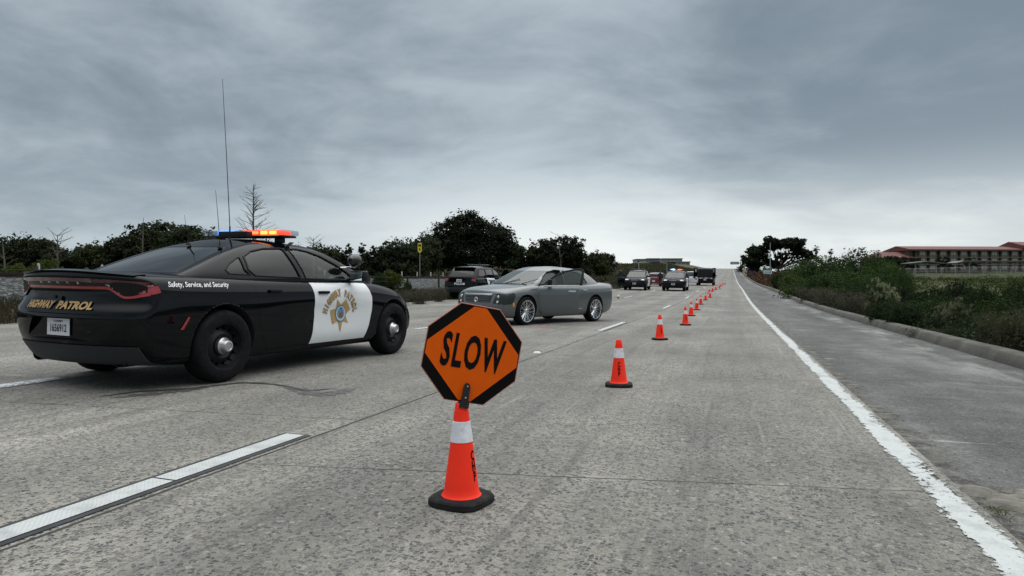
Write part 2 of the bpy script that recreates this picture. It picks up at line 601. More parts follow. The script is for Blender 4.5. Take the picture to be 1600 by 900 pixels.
def make_wheel(parent, x, y, r, style, side, w=.235, rim_r=None):
    """part 'wheel' (the tyre) with its rim and hub cap under it"""
    rim_r = rim_r or r * .66
    mb = wheel_mesh(r, w, rim_r)
    o = mb.build('wheel', RUBBER, parent)
    if style == 'police':
        m = MB().lathe([(rim_r, -w * .46), (rim_r - .012, -w * .46), (rim_r - .02, -w * .36), (rim_r - .035, -w * .20), (rim_r * .80, -w * .14), (rim_r * .66, -w * .22),
                        (rim_r * .52, -w * .30), (rim_r * .40, -w * .20), (rim_r * .2, -w * .18), (rim_r * .2, w * .1), (rim_r * .9, w * .1), (rim_r, w * .3)], 48, 'Y', closed=True).mesh(fix=True)
        holes = MB()
        for k in range(14):
            a = 2 * PI * k / 14
            holes.lathe([(.019, -w * .5), (.019, w * .02)], 12, 'Y', c=(math.cos(a) * rim_r * .78, 0, math.sin(a) * rim_r * .78))
        m = boolean(m, holes.mesh(fix=True))
        obj_from_mesh('rim', m, BLACK_STEEL, o)
        MB().lathe([(.082, -w * .22), (.084, -w * .40), (.070, -w * .46), (.062, -w * .60), (.052, -w * .66), (.040, -w * .67), (.036, -w * .64), (.001, -w * .645)], 32, 'Y').build('hub_cap', HUBCAP, o)
    elif style == 'spoked':
        m = MB().lathe([(rim_r + .004, -w * .53), (rim_r - .012, -w * .52), (rim_r - .02, -w * .40), (rim_r - .03, -w * .1), (rim_r - .03, w * .4), (rim_r, w * .45)], 48, 'Y', closed=True)
        for k in range(22):
            a = 2 * PI * k / 22 + (.035 if k % 2 else -.035)
            c, s_ = math.cos(a), math.sin(a)
            m.tube([(c * .045, -w * .36, s_ * .045), (c * rim_r * .6, -w * .40, s_ * rim_r * .6), (c * (rim_r - .012), -w * .47, s_ * (rim_r - .012))], [.0085, .0075, .0085], 6)
        m.lathe([(.055, -w * .2), (.055, -w * .40), (.03, -w * .46), (.001, -w * .46)], 20, 'Y')
        m.build('rim', CHROME, o)
        MB().lathe([(rim_r * .80, -w * .02), (rim_r * .80, w * .05), (.03, w * .05), (.03, -w * .02)], 24, 'Y', closed=True).build('brake_disc', BLACK_STEEL, o)
    else:
        m = MB().lathe([(rim_r, -w * .48), (rim_r - .02, -w * .44), (rim_r - .03, -w * .2), (rim_r * .5, -w * .3), (.05, -w * .34), (.001, -w * .36)], 28, 'Y')
        m.lathe([(rim_r, w * .2), (.01, w * .2)], 28, 'Y')
        m.build('rim', BLACK_STEEL if style == 'steel' else HUBCAP, o)
        MB().lathe([(.075, -w * .3), (.06, -w * .48), (.001, -w * .5)], 20, 'Y').build('hub_cap', HUBCAP, o)
    o.location = (x, y, r)
    if side > 0: o.rotation_euler = (0, 0, PI)
    return o

def seat(parent, x, y, zb=.30):
    m = MB()
    m.box((x, y, zb + .12), (.5, .5, .16), bev=.04)
    m.box((x - .27, y, zb + .42), (.14, .48, .60), rot=Matrix.Rotation(-.22, 3, 'Y'), bev=.05)
    m.box((x - .36, y, zb + .80), (.10, .26, .17), rot=Matrix.Rotation(-.15, 3, 'Y'), bev=.04)
    return m.build('seat', SEATCLOTH, parent)

def in_box(c, b): return b[0] < c.x < b[1] and abs(c.y) < b[2] and b[3] < c.z < b[4]

def car(p, root):
    """body, doors, glasshouse, panes, wheels and cabin of a car under root; returns its surfaces"""
    lv = p.get('lv', 2)
    paint = p['paint']
    solid = subsurf(body_cage(p), lv)
    skin = solid.copy()
    gout = subsurf(green_cage(p), lv)
    gin = offset_mesh(gout, -.035)
    for v in gin.vertices:
        if v.co.z < p['cab'][4]: v.co.z -= .0
    shell = boolean(gout, gin)
    # wheel wells
    wells = MB()
    for ax in p['axles']:
        for s in (-1, 1):
            y0, y1 = sorted((s * (p['well_in']), s * 1.3))
            wells.lathe([(p['well'], y0), (p['well'], y1)], 40, 'Y', c=(ax, 0, p['r'] + p.get('well_up', .02)))
    body = boolean(solid, wells.mesh(fix=True))
    cb = p['cab']
    cabm = MB().prism([(cb[0], cb[3]), (cb[1], cb[3]), (cb[1] + .12, cb[3] + .3), (cb[1] + .12, cb[4]), (cb[0] - .25, cb[4]), (cb[0], cb[3] + .45)], 'Y', -cb[2], cb[2]).mesh(fix=True)
    doors = []
    for d in p['doors']:
        for s in d['sides']:
            y0, y1 = sorted((s * d.get('in', p['cab'][2] - .02), s * 1.3))
            hole = prism_mesh(d['poly'], 'Y', y0, y1)
            y0b, y1b = sorted((s * (cb[2] + .01), s * 1.3))
            piece = boolean(solid, prism_mesh(inset(d['poly'], .0035), 'Y', y0b, y1b), 'INTERSECT')
            body = boolean(body, hole)
            doors.append((d, s, piece))
    body = boolean(body, cabm)
    if p.get('floor_cut', True):
        # open the glasshouse floor into the cabin
        fz = p['green']['levels'][0][0] + .06
        shell = boolean(shell, MB().prism([(cb[0], cb[3]), (cb[1] + .1, cb[3]), (cb[1] + .1, fz), (cb[0], fz)], 'Y', -cb[2] + .04, cb[2] - .04).mesh(fix=True))
    for c in p.get('body_cuts', []): body = boolean(body, c)
    # materials of the cut faces: inside is dark lining
    def lining(me, mats):
        me.materials.clear()
        for m in mats: me.materials.append(m)
        cy = p['cab'][2] + .02
        for f in me.polygons:
            c = f.center
            f.material_index = 0
            if cb[0] - .27 < c.x < cb[1] + .14 and abs(c.y) < cy and cb[3] - .01 < c.z < cb[4] + .01: f.material_index = 1
            for ax in p['axles']:
                if math.hypot(c.x - ax, c.z - p['r'] - p.get('well_up', .02)) < p['well'] + .004: f.material_index = 1
    lining(body, [paint, INTERIOR])
    smooth_mesh(body, 32)
    bo = bpy.data.objects.new('body', body); COL.objects.link(bo); bo.parent = root
    # panes
    holes = MB(); 
    for wd in p['windows']:
        ax = wd['axis']
        if ax == 'Y':
            for s in wd['sides']:
                y0, y1 = sorted((s * .3, s * 1.3))
                hm = prism_mesh(wd['poly'], 'Y', y0, y1)
                if wd.get('mat') is not None:
                    g = boolean(shell, prism_mesh(inset(wd['poly'], -.002), 'Y', y0, y1), 'INTERSECT')
                    for v in g.vertices: v.co.y -= s * .008
                    obj_from_mesh('side_window', thin(g, s), wd['mat'], root)
                wd.setdefault('hm', []).append(hm)
        else:
            x0, x1 = wd['range']
            hm = prism_mesh(wd['poly'], 'X', x0, x1)
            g = boolean(shell, prism_mesh(inset(wd['poly'], -.002), 'X', x0, x1), 'INTERSECT')
            for v in g.vertices: v.co.x += wd.get('shift', -.008)
            obj_from_mesh(wd['name'], g, wd['mat'], root)
            wd['hm'] = [hm]
    for wd in p['windows']:
        for hm in wd['hm']: shell = boolean(shell, hm)
    gmat = p.get('green_mat', paint)
    shell.materials.clear(); shell.materials.append(gmat); shell.materials.append(INTERIOR)
    bvi = BVHTree.FromPolygons([v.co.copy() for v in gin.vertices], [list(q.vertices) for q in gin.polygons])
    for f in shell.polygons:
        hit = bvi.find_nearest(f.center)
        f.material_index = 1 if hit[0] is not None and hit[3] < .004 else 0
    smooth_mesh(shell, 32)
    ro = bpy.data.objects.new('roof', shell); COL.objects.link(ro); ro.parent = root
    # window rubbers
    bv_g = bvh_of(gout)
    for wd in p['windows']:
        if wd['axis'] == 'Y' and wd.get('trim', True):
            for s in wd['sides']:
                pts = []
                P_ = wd['poly']
                for i in range(len(P_)):
                    a, b = P_[i], P_[(i + 1) % len(P_)]
                    for q in range(6):
                        x, z = lerp(a[0], b[0], q / 6), lerp(a[1], b[1], q / 6)
                        h = bv_g.ray_cast(Vector((x, s * 1.5, z)), Vector((0, -s, 0)))
                        if h[0] is not None: pts.append(h[0])
                pts.append(pts[0]); pts.append(pts[1])
                MB().tube(pts, wd.get('trim_r', .011), 6, cap=False).build('window_trim', wd.get('trim_mat', TRIM), root)
    # doors
    dobs = []
    for d, s, piece in doors:
        nm = d.get('name', 'door')
        m = d.get('mat', paint)
        o = obj_from_mesh(nm, piece, m, root, smooth=0)
        smooth_mesh(piece, 32)
        if d.get('label'): o['label'] = d['label']
        dobs.append((d, s, o))
    bv = bvh_of(skin)
    for d, s, o in dobs:
        if 'handle' in d:
            hx, hz = d['handle']
            h = bv.ray_cast(Vector((hx, s * 1.5, hz)), Vector((0, -s, 0)))[0]
            mh = MB().box((hx, h.y + s * .012, hz), (.19, .035, .036), bev=.012)
            mh.build('handle', d.get('handle_mat', m if False else BLACK_PAINT), o)
    # wheels
    for ax in p['axles']:
        for s in (-1, 1):
            make_wheel(root, ax, s * p['track'], p['r'], p['wheel'], s, rim_r=p.get('rim_r'))
    # cabin
    xs_ = p['seats']
    for sx_ in xs_['front']:
        for sy_ in (-.38, .38): seat(root, sx_, sy_, xs_.get('z', .28))
    if xs_.get('rear'):
        m = MB(); m.box((xs_['rear'], 0, .44), (.5, 1.3, .16), bev=.04)
        m.box((xs_['rear'] - .28, 0, .72), (.16, 1.3, .56), rot=Matrix.Rotation(-.3, 3, 'Y'), bev=.05)
        m.build('rear_seat', SEATCLOTH, root)
    dz = p['dash'][1]
    dsh = MB(); dsh.box((p['dash'][0], 0, dz - .12), (.42, 1.4, .22), bev=.05); dsh.build('dashboard', INTERIOR, root)
    st = MB()
    ring = []
    rot = Matrix.Rotation(-.45, 3, 'Y')
    c0 = Vector((p['dash'][0] - .40, .38, dz - .04))
    for k in range(25):
        a = 2 * PI * k / 24
        ring.append(c0 + rot @ Vector((0, math.cos(a) * .18, math.sin(a) * .18)))
    st.tube(ring, .014, 6, cap=False)
    st.tube([c0 + rot @ Vector((0, -.17, 0)), c0 + rot @ Vector((.05, 0, 0)), c0 + rot @ Vector((0, .17, 0))], .014, 6)
    st.tube([c0 + rot @ Vector((.05, 0, 0)), c0 + rot @ Vector((.30, 0, -.05))], .03, 6)
    st.build('steering_wheel', INTERIOR, root)
    return dict(bv=bv, bvg=bv_g, body=bo, roof=ro, doors=dobs, skin=skin, solid=solid)

def thin(g, s): return g

def plate(parent, org, u, w, n, text, top=None, size=(.305, .152)):
    """number plate: thin plate with raised border and its characters"""
    org, u, w, n = map(Vector, (org, u, w, n))
    m = MB()
    a, b = size[0] / 2, size[1] / 2
    q = [(-a, -b), (a, -b), (a, b), (-a, b)]
    vs = [org + u * x + w * y for x, y in q] + [org + u * x + w * y + n * .004 for x, y in q]
    m.add(vs, [(3, 2, 1, 0), (4, 5, 6, 7), (0, 1, 5, 4), (1, 2, 6, 5), (2, 3, 7, 6), (3, 0, 4, 7)])
    o = m.build('license_plate', PLATE_WHITE, parent, smooth=0)
    if text:
        t = text_mesh(text, size[1] * .62, bold=.002, sx=.68, spacing=1.04)
        place2d(t, lambda x, y: org + u * x + w * (y - size[1] * .09) + n * .006)
        obj_from_mesh('plate_number', t, DECAL_BLACK, o, smooth=0)
    if top:
        t = text_mesh(top, size[1] * .16, bold=.001)
        place2d(t, lambda x, y: org + u * x + w * (y + size[1] * .34) + n * .006)
        obj_from_mesh('plate_heading', t, mat('plate_heading_brown', (.12, .05, .06), .5), o, smooth=0)
    return o

def side_text(name, txt, parent, bv, x, z, size, side, m, bold=0., shear=0., sx=1., spacing=1., maxedge=.06, lift=.003):
    t = text_mesh(txt, size, bold, shear, sx, spacing, maxedge)
    return decal(name, t, m, parent, bv, (x, side * 1.6, z), (1 if side < 0 else -1, 0, 0), (0, 0, 1), (0, -side, 0), lift)

def arc_chars(parent, bv, x, z, rad, txt, size, side, m, bold, a0, a1, lift=.004, outline=None, sx=.72, word=0):
    """letters set round an arc, one decal mesh for each word"""
    ms = {0: [], 1: []}
    n = len(txt); gap = txt.index(' ')
    if word == 0: arc_chars(parent, bv, x, z, rad, txt, size, side, m, bold, a0, a1, lift, outline, sx, 1)
    for i, ch in enumerate(txt):
        if ch == ' ' or (i > gap) != bool(word): continue
        a = R(lerp(a0, a1, i / (n - 1)))
        for q, (bd) in enumerate([bold] + ([bold + outline] if outline else [])):
            t = text_mesh(ch, size, bd, 0, sx, maxedge=.025)
            c, s_ = math.cos(-a), math.sin(-a)
            for v in t.vertices:
                X, Y = v.co.x, v.co.y + rad
                v.co.x, v.co.y = X * c - Y * s_, X * s_ + Y * c
            ms[q].append(t)
    u = (1 if side < 0 else -1, 0, 0)
    if ms[1]: decal('lettering_outline', join_meshes(ms[1]), DECAL_BLACK, parent, bv, (x, side * 1.6, z), u, (0, 0, 1), (0, -side, 0), lift - .002)
    return decal('lettering', join_meshes(ms[0]), m, parent, bv, (x, side * 1.6, z), u, (0, 0, 1), (0, -side, 0), lift)

def disc_mesh(r, n=28, sx=1., ri=0.):
    bm = bmesh.new()
    o = [bm.verts.new((math.cos(2 * PI * k / n) * r * sx, math.sin(2 * PI * k / n) * r, 0)) for k in range(n)]
    if ri:
        q = [bm.verts.new((math.cos(2 * PI * k / n) * ri * sx, math.sin(2 * PI * k / n) * ri, 0)) for k in range(n)]
        for k in range(n): bm.faces.new((o[k], o[(k + 1) % n], q[(k + 1) % n], q[k]))
    else:
        c = bm.verts.new((0, 0, 0))
        for k in range(n): bm.faces.new((o[k], o[(k + 1) % n], c))
    me = bpy.data.meshes.new('d'); bm.to_mesh(me); bm.free(); return me

def star_badge(parent, bv, x, z, r, side):
    pts = []
    for k in range(14):
        a = PI / 2 + 2 * PI * k / 14 + PI        # one long point downwards
        rr = r * (1.18 if k == 0 else 1.) if k % 2 == 0 else r * .52
        pts.append((math.cos(a) * rr, math.sin(a) * rr))
    u = (1 if side < 0 else -1, 0, 0); O = (x, side * 1.6, z)
    def dc(nm, me, m, lift): return decal(nm, me, m, parent, bv, O, u, (0, 0, 1), (0, -side, 0), lift)
    st = dc('star_badge', poly_mesh(pts, .03), GOLD, .006)
    def sub(nm, me, m, lift):
        o = decal(nm, me, m, st, bv, O, u, (0, 0, 1), (0, -side, 0), lift); return o
    sub('seal_ring', disc_mesh(r * .53), DECAL_BLUE, .009)
    sub('seal_field', disc_mesh(r * .47, ri=r * .34), mat('seal_pale', (.45, .50, .52), .5), .011)
    me = disc_mesh(r * .33)
    sub('seal_centre', me, mat('seal_sky', (.10, .25, .36), .5), .011)
    sub('seal_figure', poly_mesh([(-.45 * r * .5, -.5 * r * .5), (.45 * r * .5, -.5 * r * .5), (.42 * r * .5, .0), (.2 * r * .5, .35 * r * .5), (-.05 * r * .5, .1 * r * .5), (-.3 * r * .5, .05 * r * .5)]), DECAL_BROWN, .013)
    return st

def light_bar(parent, x, z, width, on='split'):
    """roof beacon bar: dark base with feet, clear ends, lit modules"""
    b = MB()
    b.box((x, 0, z - .030), (.25, width * .94, .022), bev=.008)
    for s in (-1, 1): b.box((x, s * width * .36, z - .075), (.10, .08, .06), bev=.01)
    base = b.build('light_bar', TRIM, parent)
    h = .062
    for s in (-1, 1):
        MB().box((x, s * width * .455, z + h / 2 - .018), (.25, width * .09, h), bev=.02).build('end_lens', PANEL_CLEAR, base)
    n = 8
    for k in range(n):
        y = (k - (n - 1) / 2) / n * width * .82
        if on == 'split':      # passenger side amber and red, driver side blue
            kind = {0: AMBER_LAMP, 1: AMBER_LAMP, 2: RED_LAMP, 3: RED_LAMP, 4: PANEL_CLEAR, 5: BLUE_LAMP, 6: BLUE_LAMP, 7: PANEL_CLEAR}[k]
        elif on == 'front':    # seen from the front: blue on its right side
            kind = {0: BLUE_LAMP, 1: WHITE_LAMP, 2: WHITE_LAMP, 3: PANEL_CLEAR, 4: PANEL_CLEAR, 5: AMBER_LAMP, 6: AMBER_LAMP, 7: RED_LAMP}[k]
        else:
            kind = PANEL_CLEAR
        MB().box((x, y, z + h / 2 - .018), (.24, width * .82 / n * .96, h), bev=.012).build('beacon_lamp', kind, base)
    return base

def mirror(parent, x, y, z, s, paint, dx=0.):
    m = MB()
    m.box((x, y + s * .12, z), (.13, .24, .145), bev=.045)
    m.box((x + .02, y + s * .0, z - .05), (.07, .12, .05), bev=.015)
    o = m.build('door_mirror', paint, parent)
    MB().box((x - .066, y + s * .12, z), (.006, .19, .105), bev=.002).build('mirror_glass', mat('mirror_silver', (.75, .8, .82), .04, 1.), o)
    return o


# ------------------------------------------------------------------ the big black and white patrol sedan
def patrol_tweak(x, y, z, t, k):
    # a shallow scallop pressed into the doors
    if abs(t) == 1 and k in (3, 4): 
        f = sstep(1.9, 2.5, x) * (1 - sstep(3.3, 3.65, x))
        y -= math.copysign(.022 * f, y)
    return x, y, z

def build_patrol_sedan():
    root = empty('patrol_car', label='black and white highway patrol sedan with lit roof lights, parked at left', cat='police car')
    wx = [2.47, 2.47]
    fd = [(2.365, 1.05), (2.275, 1.385), (2.42, 1.395), (2.60, 1.375), (2.80, 1.325), (3.02, 1.235), (3.20, 1.135), (3.32, 1.055), (3.29, 1.035), (2.8, 1.042)]
    rd = [(1.60, 1.07), (1.535, 1.13), (1.56, 1.27), (1.70, 1.335), (1.90, 1.375), (2.15, 1.39), (2.185, 1.38), (2.275, 1.055)]
    qd = [(1.28, 1.085), (1.25, 1.12), (1.34, 1.19), (1.46, 1.25), (1.505, 1.265), (1.49, 1.13), (1.54, 1.075)]
    front_door = [(2.41, .275), (3.50, .275), (3.57, .45), (3.62, .65), (3.62, .82), (3.55, .97), (3.50, 1.10), (2.37, 1.10), (2.40, 1.03), (2.455, .86), (2.465, .6), (2.44, .42)]
    rear_door = [(1.72, .275), (2.402, .275), (2.432, .42), (2.457, .6), (2.447, .86), (2.392, 1.03), (2.36, 1.10), (1.42, 1.10), (1.50, .95), (1.545, .75), (1.55, .62), (1.60, .44)]
    # rear number plate pocket
    pocket = MB().prism([(-.46, .46), (.46, .46), (.30, .665), (-.30, .665)], 'X', -.4, .075).mesh(fix=True)
    seam = MB().prism([(-.66, .695), (.66, .695), (.66, .700), (-.66, .700)], 'X', -.4, .09).mesh(fix=True)
    p = dict(lv=3, paint=BLACK_PAINT,
             xs=[0, .10, .30, .62, .95, 1.3, 1.7, 2.2, 2.7, 3.2, 3.6, 3.95, 4.3, 4.6, 4.82, 4.96, 5.04],
             zb=[(0, .24), (.3, .22), (.8, .20), (4.6, .19), (5.04, .23)],
             zt=[(0, 1.045), (.3, 1.048), (.8, 1.045), (1.3, 1.04), (1.7, 1.035), (2.7, 1.03), (3.5, 1.02), (3.75, 1.0), (4.0, .965), (4.3, .925), (4.6, .875), (4.85, .80), (5.04, .73)],
             w=[(0, .90), (.3, .925), (.8, .945), (1.2, .955), (1.8, .935), (2.5, .925), (3.4, .925), (4.0, .94), (4.4, .94), (4.8, .90), (5.04, .84)],
             frac=[0, .14, .26, .46, .60, .68, .82, .90, .965, 1.0],
             wf=[.90, .965, .985, .995, 1.0, 1.0, .99, .972, .935, .88],
             rp=[.14, .09, .03, .0, .0, .07, .085, .075, .015, .03], rplan=.24, rfall=.75,
             fp=[.12, .04, .0, .0, .02, .04, .07, .10, .15, .22], fplan=.30, ffall=.9,
             crown=.045, tweak=patrol_tweak,
             axles=(1.10, 4.15), r=.362, well=.402, well_in=.62, track=.825, wheel='police', rim_r=.235,
             cab=(1.25, 3.42, .74, .34, 1.2),
             doors=[dict(poly=front_door, sides=(-1, 1), mat=WHITE_PAINT, handle=(2.62, .885), label='white front door with highway patrol star'),
                    dict(poly=rear_door, sides=(-1, 1), mat=BLACK_PAINT, handle=(1.79, .905))],
             green=dict(levels=[(.93, .62, 3.88, .87), (1.04, .70, 3.74, .875), (1.15, .97, 3.48, .835), (1.26, 1.25, 3.22, .77), (1.37, 1.56, 2.97, .695), (1.44, 1.88, 2.70, .60)], crown=.08, rtaper=.17),
             windows=[dict(axis='Y', poly=fd, sides=(-1, 1), mat=GLASS_CLEAR),
                      dict(axis='Y', poly=rd, sides=(-1, 1), mat=GLASS_DARK),
                      dict(axis='Y', poly=qd, sides=(-1, 1), mat=GLASS_DARK, trim_r=.008),
                      dict(axis='X', name='windscreen', range=(2.8, 4.4), poly=[(-.74, 1.03), (.74, 1.03), (.70, 1.15), (.60, 1.37), (-.60, 1.37), (-.70, 1.15)], mat=GLASS_CLEAR, shift=-.008),
                      dict(axis='X', name='rear_window', range=(.2, 1.75), poly=[(-.60, 1.09), (.60, 1.09), (.56, 1.2), (.46, 1.375), (-.46, 1.375), (-.56, 1.2)], mat=GLASS_DARK, shift=.006)],
             seats=dict(front=(2.32,), rear=1.48, z=.30), dash=(3.22, 1.05),
             body_cuts=[pocket, seam])
    c = car(p, root)
    bv, bvg = c['bv'], c['bvg']
    def rear(nm, me, m, lift, par=root, ray=(1, 0, 0)): return decal(nm, me, m, par, bv, (-1.0, 0, 0), (0, -1, 0), (0, 0, 1), ray, lift)
    # ---- tail lamps: a dark full-width panel, a red loop round it
    def ribbon(top, bot):
        """band between two curves given as functions of y"""
        bm = bmesh.new(); N = 64; prev = None
        for k in range(N + 1):
            y = lerp(-.87, .87, k / N)
            a = bm.verts.new((y, bot(y), 0)); b = bm.verts.new((y, top(y), 0))
            if prev: bm.faces.new((prev[0], a, b, prev[1]))
            prev = (a, b)
        me = bpy.data.meshes.new('r'); bm.to_mesh(me); bm.free(); return me
    ztop = lambda y: 1.018 - .035 * abs(y / .9) ** 3
    zlow = lambda y: .938 - .080 * sstep(.52, .70, abs(y)) + .03 * sstep(.72, .9, abs(y))
    panel = rear('tail_light', ribbon(lambda y: ztop(y) + .004, lambda y: zlow(y) - .022), mat('smoked_black_lens', (.003, .003, .004), .25, spec=.3), .006)
    rear('lamp_loop', ribbon(ztop, lambda y: ztop(y) - .034), DARK_RED_LENS, .014, panel)
    rear('lamp_loop', ribbon(lambda y: zlow(y) + .012, lambda y: zlow(y) - .016), RED_LENS, .014, panel)
    for s in (-1, 1):
        q = [(s * .52, .965), (s * .72, .955), (s * .70, .925), (s * .60, .918)]
        rear('reversing_lamp', poly_mesh(q if s > 0 else q[::-1], .05), CLEAR_LENS, .016, panel)
        q = [(s * .62, .905), (s * .84, .915), (s * .84, .890), (s * .64, .880)]
        rear('stop_lamp', poly_mesh(q if s > 0 else q[::-1], .05), RED_LENS, .016, panel)
        # the wrap-round end of the lamp on the wing
        decal('lamp_end', poly_mesh([(.20, .975), (.36, .955), (.38, .90), (.22, .855)], .03), RED_LENS, panel, bv, (0, s * 1.6, 0), (1, 0, 0), (0, 0, 1), (0, -s, 0), .010)
    # trunk lip
    lip = MB()
    pts = []
    for k in range(33):
        y = lerp(-.76, .76, k / 32)
        pts.append((.045 + .26 * abs(y / .86) ** 3, y, 1.083 - .050 * (y / .86) ** 2))
    N = len(pts)
    vs = []
    for x, y, z in pts:
        vs += [(x - .012, y, z + .004), (x + .10, y, z + .016), (x + .16, y, z - .02), (x + .03, y, z - .035)]
    fs = []
    for i in range(N - 1):
        for k in range(4): fs.append((i * 4 + k, i * 4 + (k + 1) % 4, i * 4 + 4 + (k + 1) % 4, i * 4 + 4 + k))
    fs += [(0, 1, 2, 3), ((N - 1) * 4 + 3, (N - 1) * 4 + 2, (N - 1) * 4 + 1, (N - 1) * 4)]
    lip.add(vs, fs); lip.build('spoiler', BLACK_PAINT, root)
    # writing across the boot
    for i, ch in enumerate('DODGE'):
        t = text_mesh(ch, .036, .0012, sx=1.25)
        for v in t.vertices: v.co.x += (i - 2) * .125; v.co.y += .968
        rear('lettering', t, CHROME, .015)
    for txt, cx, wd in (('HIGHWAY', -.245, .40), ('PATROL', .225, .42)):
        for bd, m, lf in ((.0058, mat('lettering_brown_edge', (.10, .055, .02), .5), .012), (.0035, GOLD, .0145)):
            t = text_mesh(txt, .090, bd, sx=.86, maxedge=.03)
            w0 = max(v.co.x for v in t.vertices) - min(v.co.x for v in t.vertices)
            for v in t.vertices: v.co.x = v.co.x * wd / w0 + cx; v.co.y += .770
            rear('lettering', t, m, lf)
    MB().lathe([(.016, -.02), (.016, .0), (.008, .006), (.001, .006)], 16, 'X', c=(.055, .02, .845)).build('boot_lock', TRIM, root)
    plate(root, (.062, .0, .572), (0, -1, 0), (0, 0, 1), (-1, 0, 0), '1656912', 'CA EXEMPT')
    # lower bumper valance in grey plastic, with fog-shaped exhaust cut-outs
    low = boolean(c['skin'], prism_mesh([(-.2, .16), (.62, .16), (.55, .30), (.34, .41), (-.2, .425)], 'Y', -.80, .80), 'INTERSECT')
    for v in low.vertices: v.co.x -= .012
    obj_from_mesh('rear_valance', low, GREY_TRIM, root)
    for s in (-1, 1):
        m = MB().lathe([(.052, -.02), (.058, -.02), (.058, .20), (.05, .20)], 24, 'X', c=(.26, s * .56, .275), closed=True)
        for i, v in enumerate(m.v): m.v[i] = (v[0], s * .56 + (v[1] - s * .56) * 1.45, v[2])
        m.build('exhaust_tip', BLACK_STEEL, root)
        q = MB().lathe([(.050, .03), (.001, .03)], 20, 'X', c=(.28, s * .56, .275)); 
        for i, v in enumerate(q.v): q.v[i] = (v[0], s * .56 + (v[1] - s * .56) * 1.45, v[2])
        q.build('exhaust_mouth', INTERIOR, root)
    # side marker lamps
    for s in (-1, 1):
        def sd(nm, poly, m, lift=.004): return decal(nm, poly_mesh(poly if s < 0 else poly, .04), m, root, bv, (0, s * 1.6, 0), (1, 0, 0), (0, 0, 1), (0, -s, 0), lift)
        sd('side_marker', [(.565, .555), (.60, .555), (.665, .665), (.645, .675)], RED_LENS, .008)
        sd('front_marker', [(4.70, .56), (4.82, .54), (4.84, .60), (4.72, .62)], AMBER_LENS, .006)
        sd('headlight', [(4.56, .70), (4.72, .68), (4.84, .66), (4.84, .725), (4.72, .765), (4.60, .77)], CLEAR_LENS, .006)
        sd('fuel_flap', [(.93, .80), (1.09, .80), (1.09, .94), (.93, .94)], BLACK_PAINT, .0025) if s > 0 else None
    # grille and front plate, out of sight of the photograph but there
    decal('grille', poly_mesh([(-.60, .50), (.60, .50), (.66, .70), (-.66, .70)], .08), TRIM, root, bv, (6, 0, 0), (0, 1, 0), (0, 0, 1), (-1, 0, 0), .006)
    # slogan on the rear wing, lettering and star on the white door
    for s in (-1, 1):
        side_text('slogan', 'Safety, Service, and Security', root, bv, .80, .972, .066, s, DECAL_WHITE, bold=.0012, shear=.25, sx=.92, maxedge=.05)
        door = [o for d, sd_, o in c['doors'] if sd_ == s][0]
        arc_chars(door, bv, 2.96, .575, .300, 'HIGHWAY PATROL', .114, s, GOLD, .005, -74, 74, outline=.003, sx=.64, lift=.0075)
        star_badge(door, bv, 2.96, .620, .200, s)
        mirror(root, 3.20, s * .885, 1.085, s, TRIM)
        # spotlight on the screen pillar
        m = MB(); m.tube([(3.10, s * .74, 1.19), (3.22, s * .86, 1.20), (3.22, s * .915, 1.20), (3.22, s * .915, 1.24)], .012, 8)
        so = m.build('spotlight', CHROME, root)
        m = MB().lathe([(.03, -.09), (.058, -.065), (.078, -.03), (.084, .0), (.086, .035), (.080, .05), (.001, .055)], 28, 'X', c=(3.22, s * .915, 1.29))
        m.build('lamp_head', mat('satin_black', (.012, .012, .014), .28, coat=.4), so)
    # roof equipment
    zr = 1.50
    light_bar(root, 2.36, zr + .070, 1.30)
    MB().box((2.10, -.03, zr + .05), (.10, .44, .075), bev=.012).build('camera_housing', TRIM, root)
    MB().box((2.33, -.645, 1.450), (.07, .09, .006), rot=Matrix.Rotation(R(-32), 3, 'X')).build('bar_strap', mat('steel_strap', (.5, .5, .5), .4, .8), root)
    def whip(x, y, z, h, base_h, lean, nm='antenna', r=.0022, br=.011):
        m = MB(); m.lathe([(.028, 0), (.024, .015), (br, .03), (br * .8, base_h)], 14, c=(x, y, z)).build('antenna_base', TRIM, root)
        o = MB().tube([(x, y, z + base_h * .9), (x + lean[0] * .5, y + lean[1] * .4, z + h * .55), (x + lean[0], y + lean[1], z + h)], [r * 1.3, r, r * .6], 6).build(nm, BLACK_STEEL, root)
        return o
    whip(1.88, -.17, zr - .04, 1.82, .17, (-.12, .02), br=.010, r=.0038)
    whip(1.50, -.42, 1.36, .62, .05, (-.05, .02), br=.008, r=.003)
    whip(1.55, .10, 1.40, .33, .14, (-.04, .02), br=.009, r=.0025)
    whip(.30, -.02, 1.085, .035, .03, (0, 0), br=.008)
    return root

patrol = build_patrol_sedan()
PATROL_H = math.atan2(.9966, .0827)
patrol.location = (-5.817, 4.453, 0)
patrol.rotation_euler = (0, R(-0.3), PATROL_H)
patrol.location.z = .065
patrol.rotation_euler = (R(1.15), 0, PATROL_H)

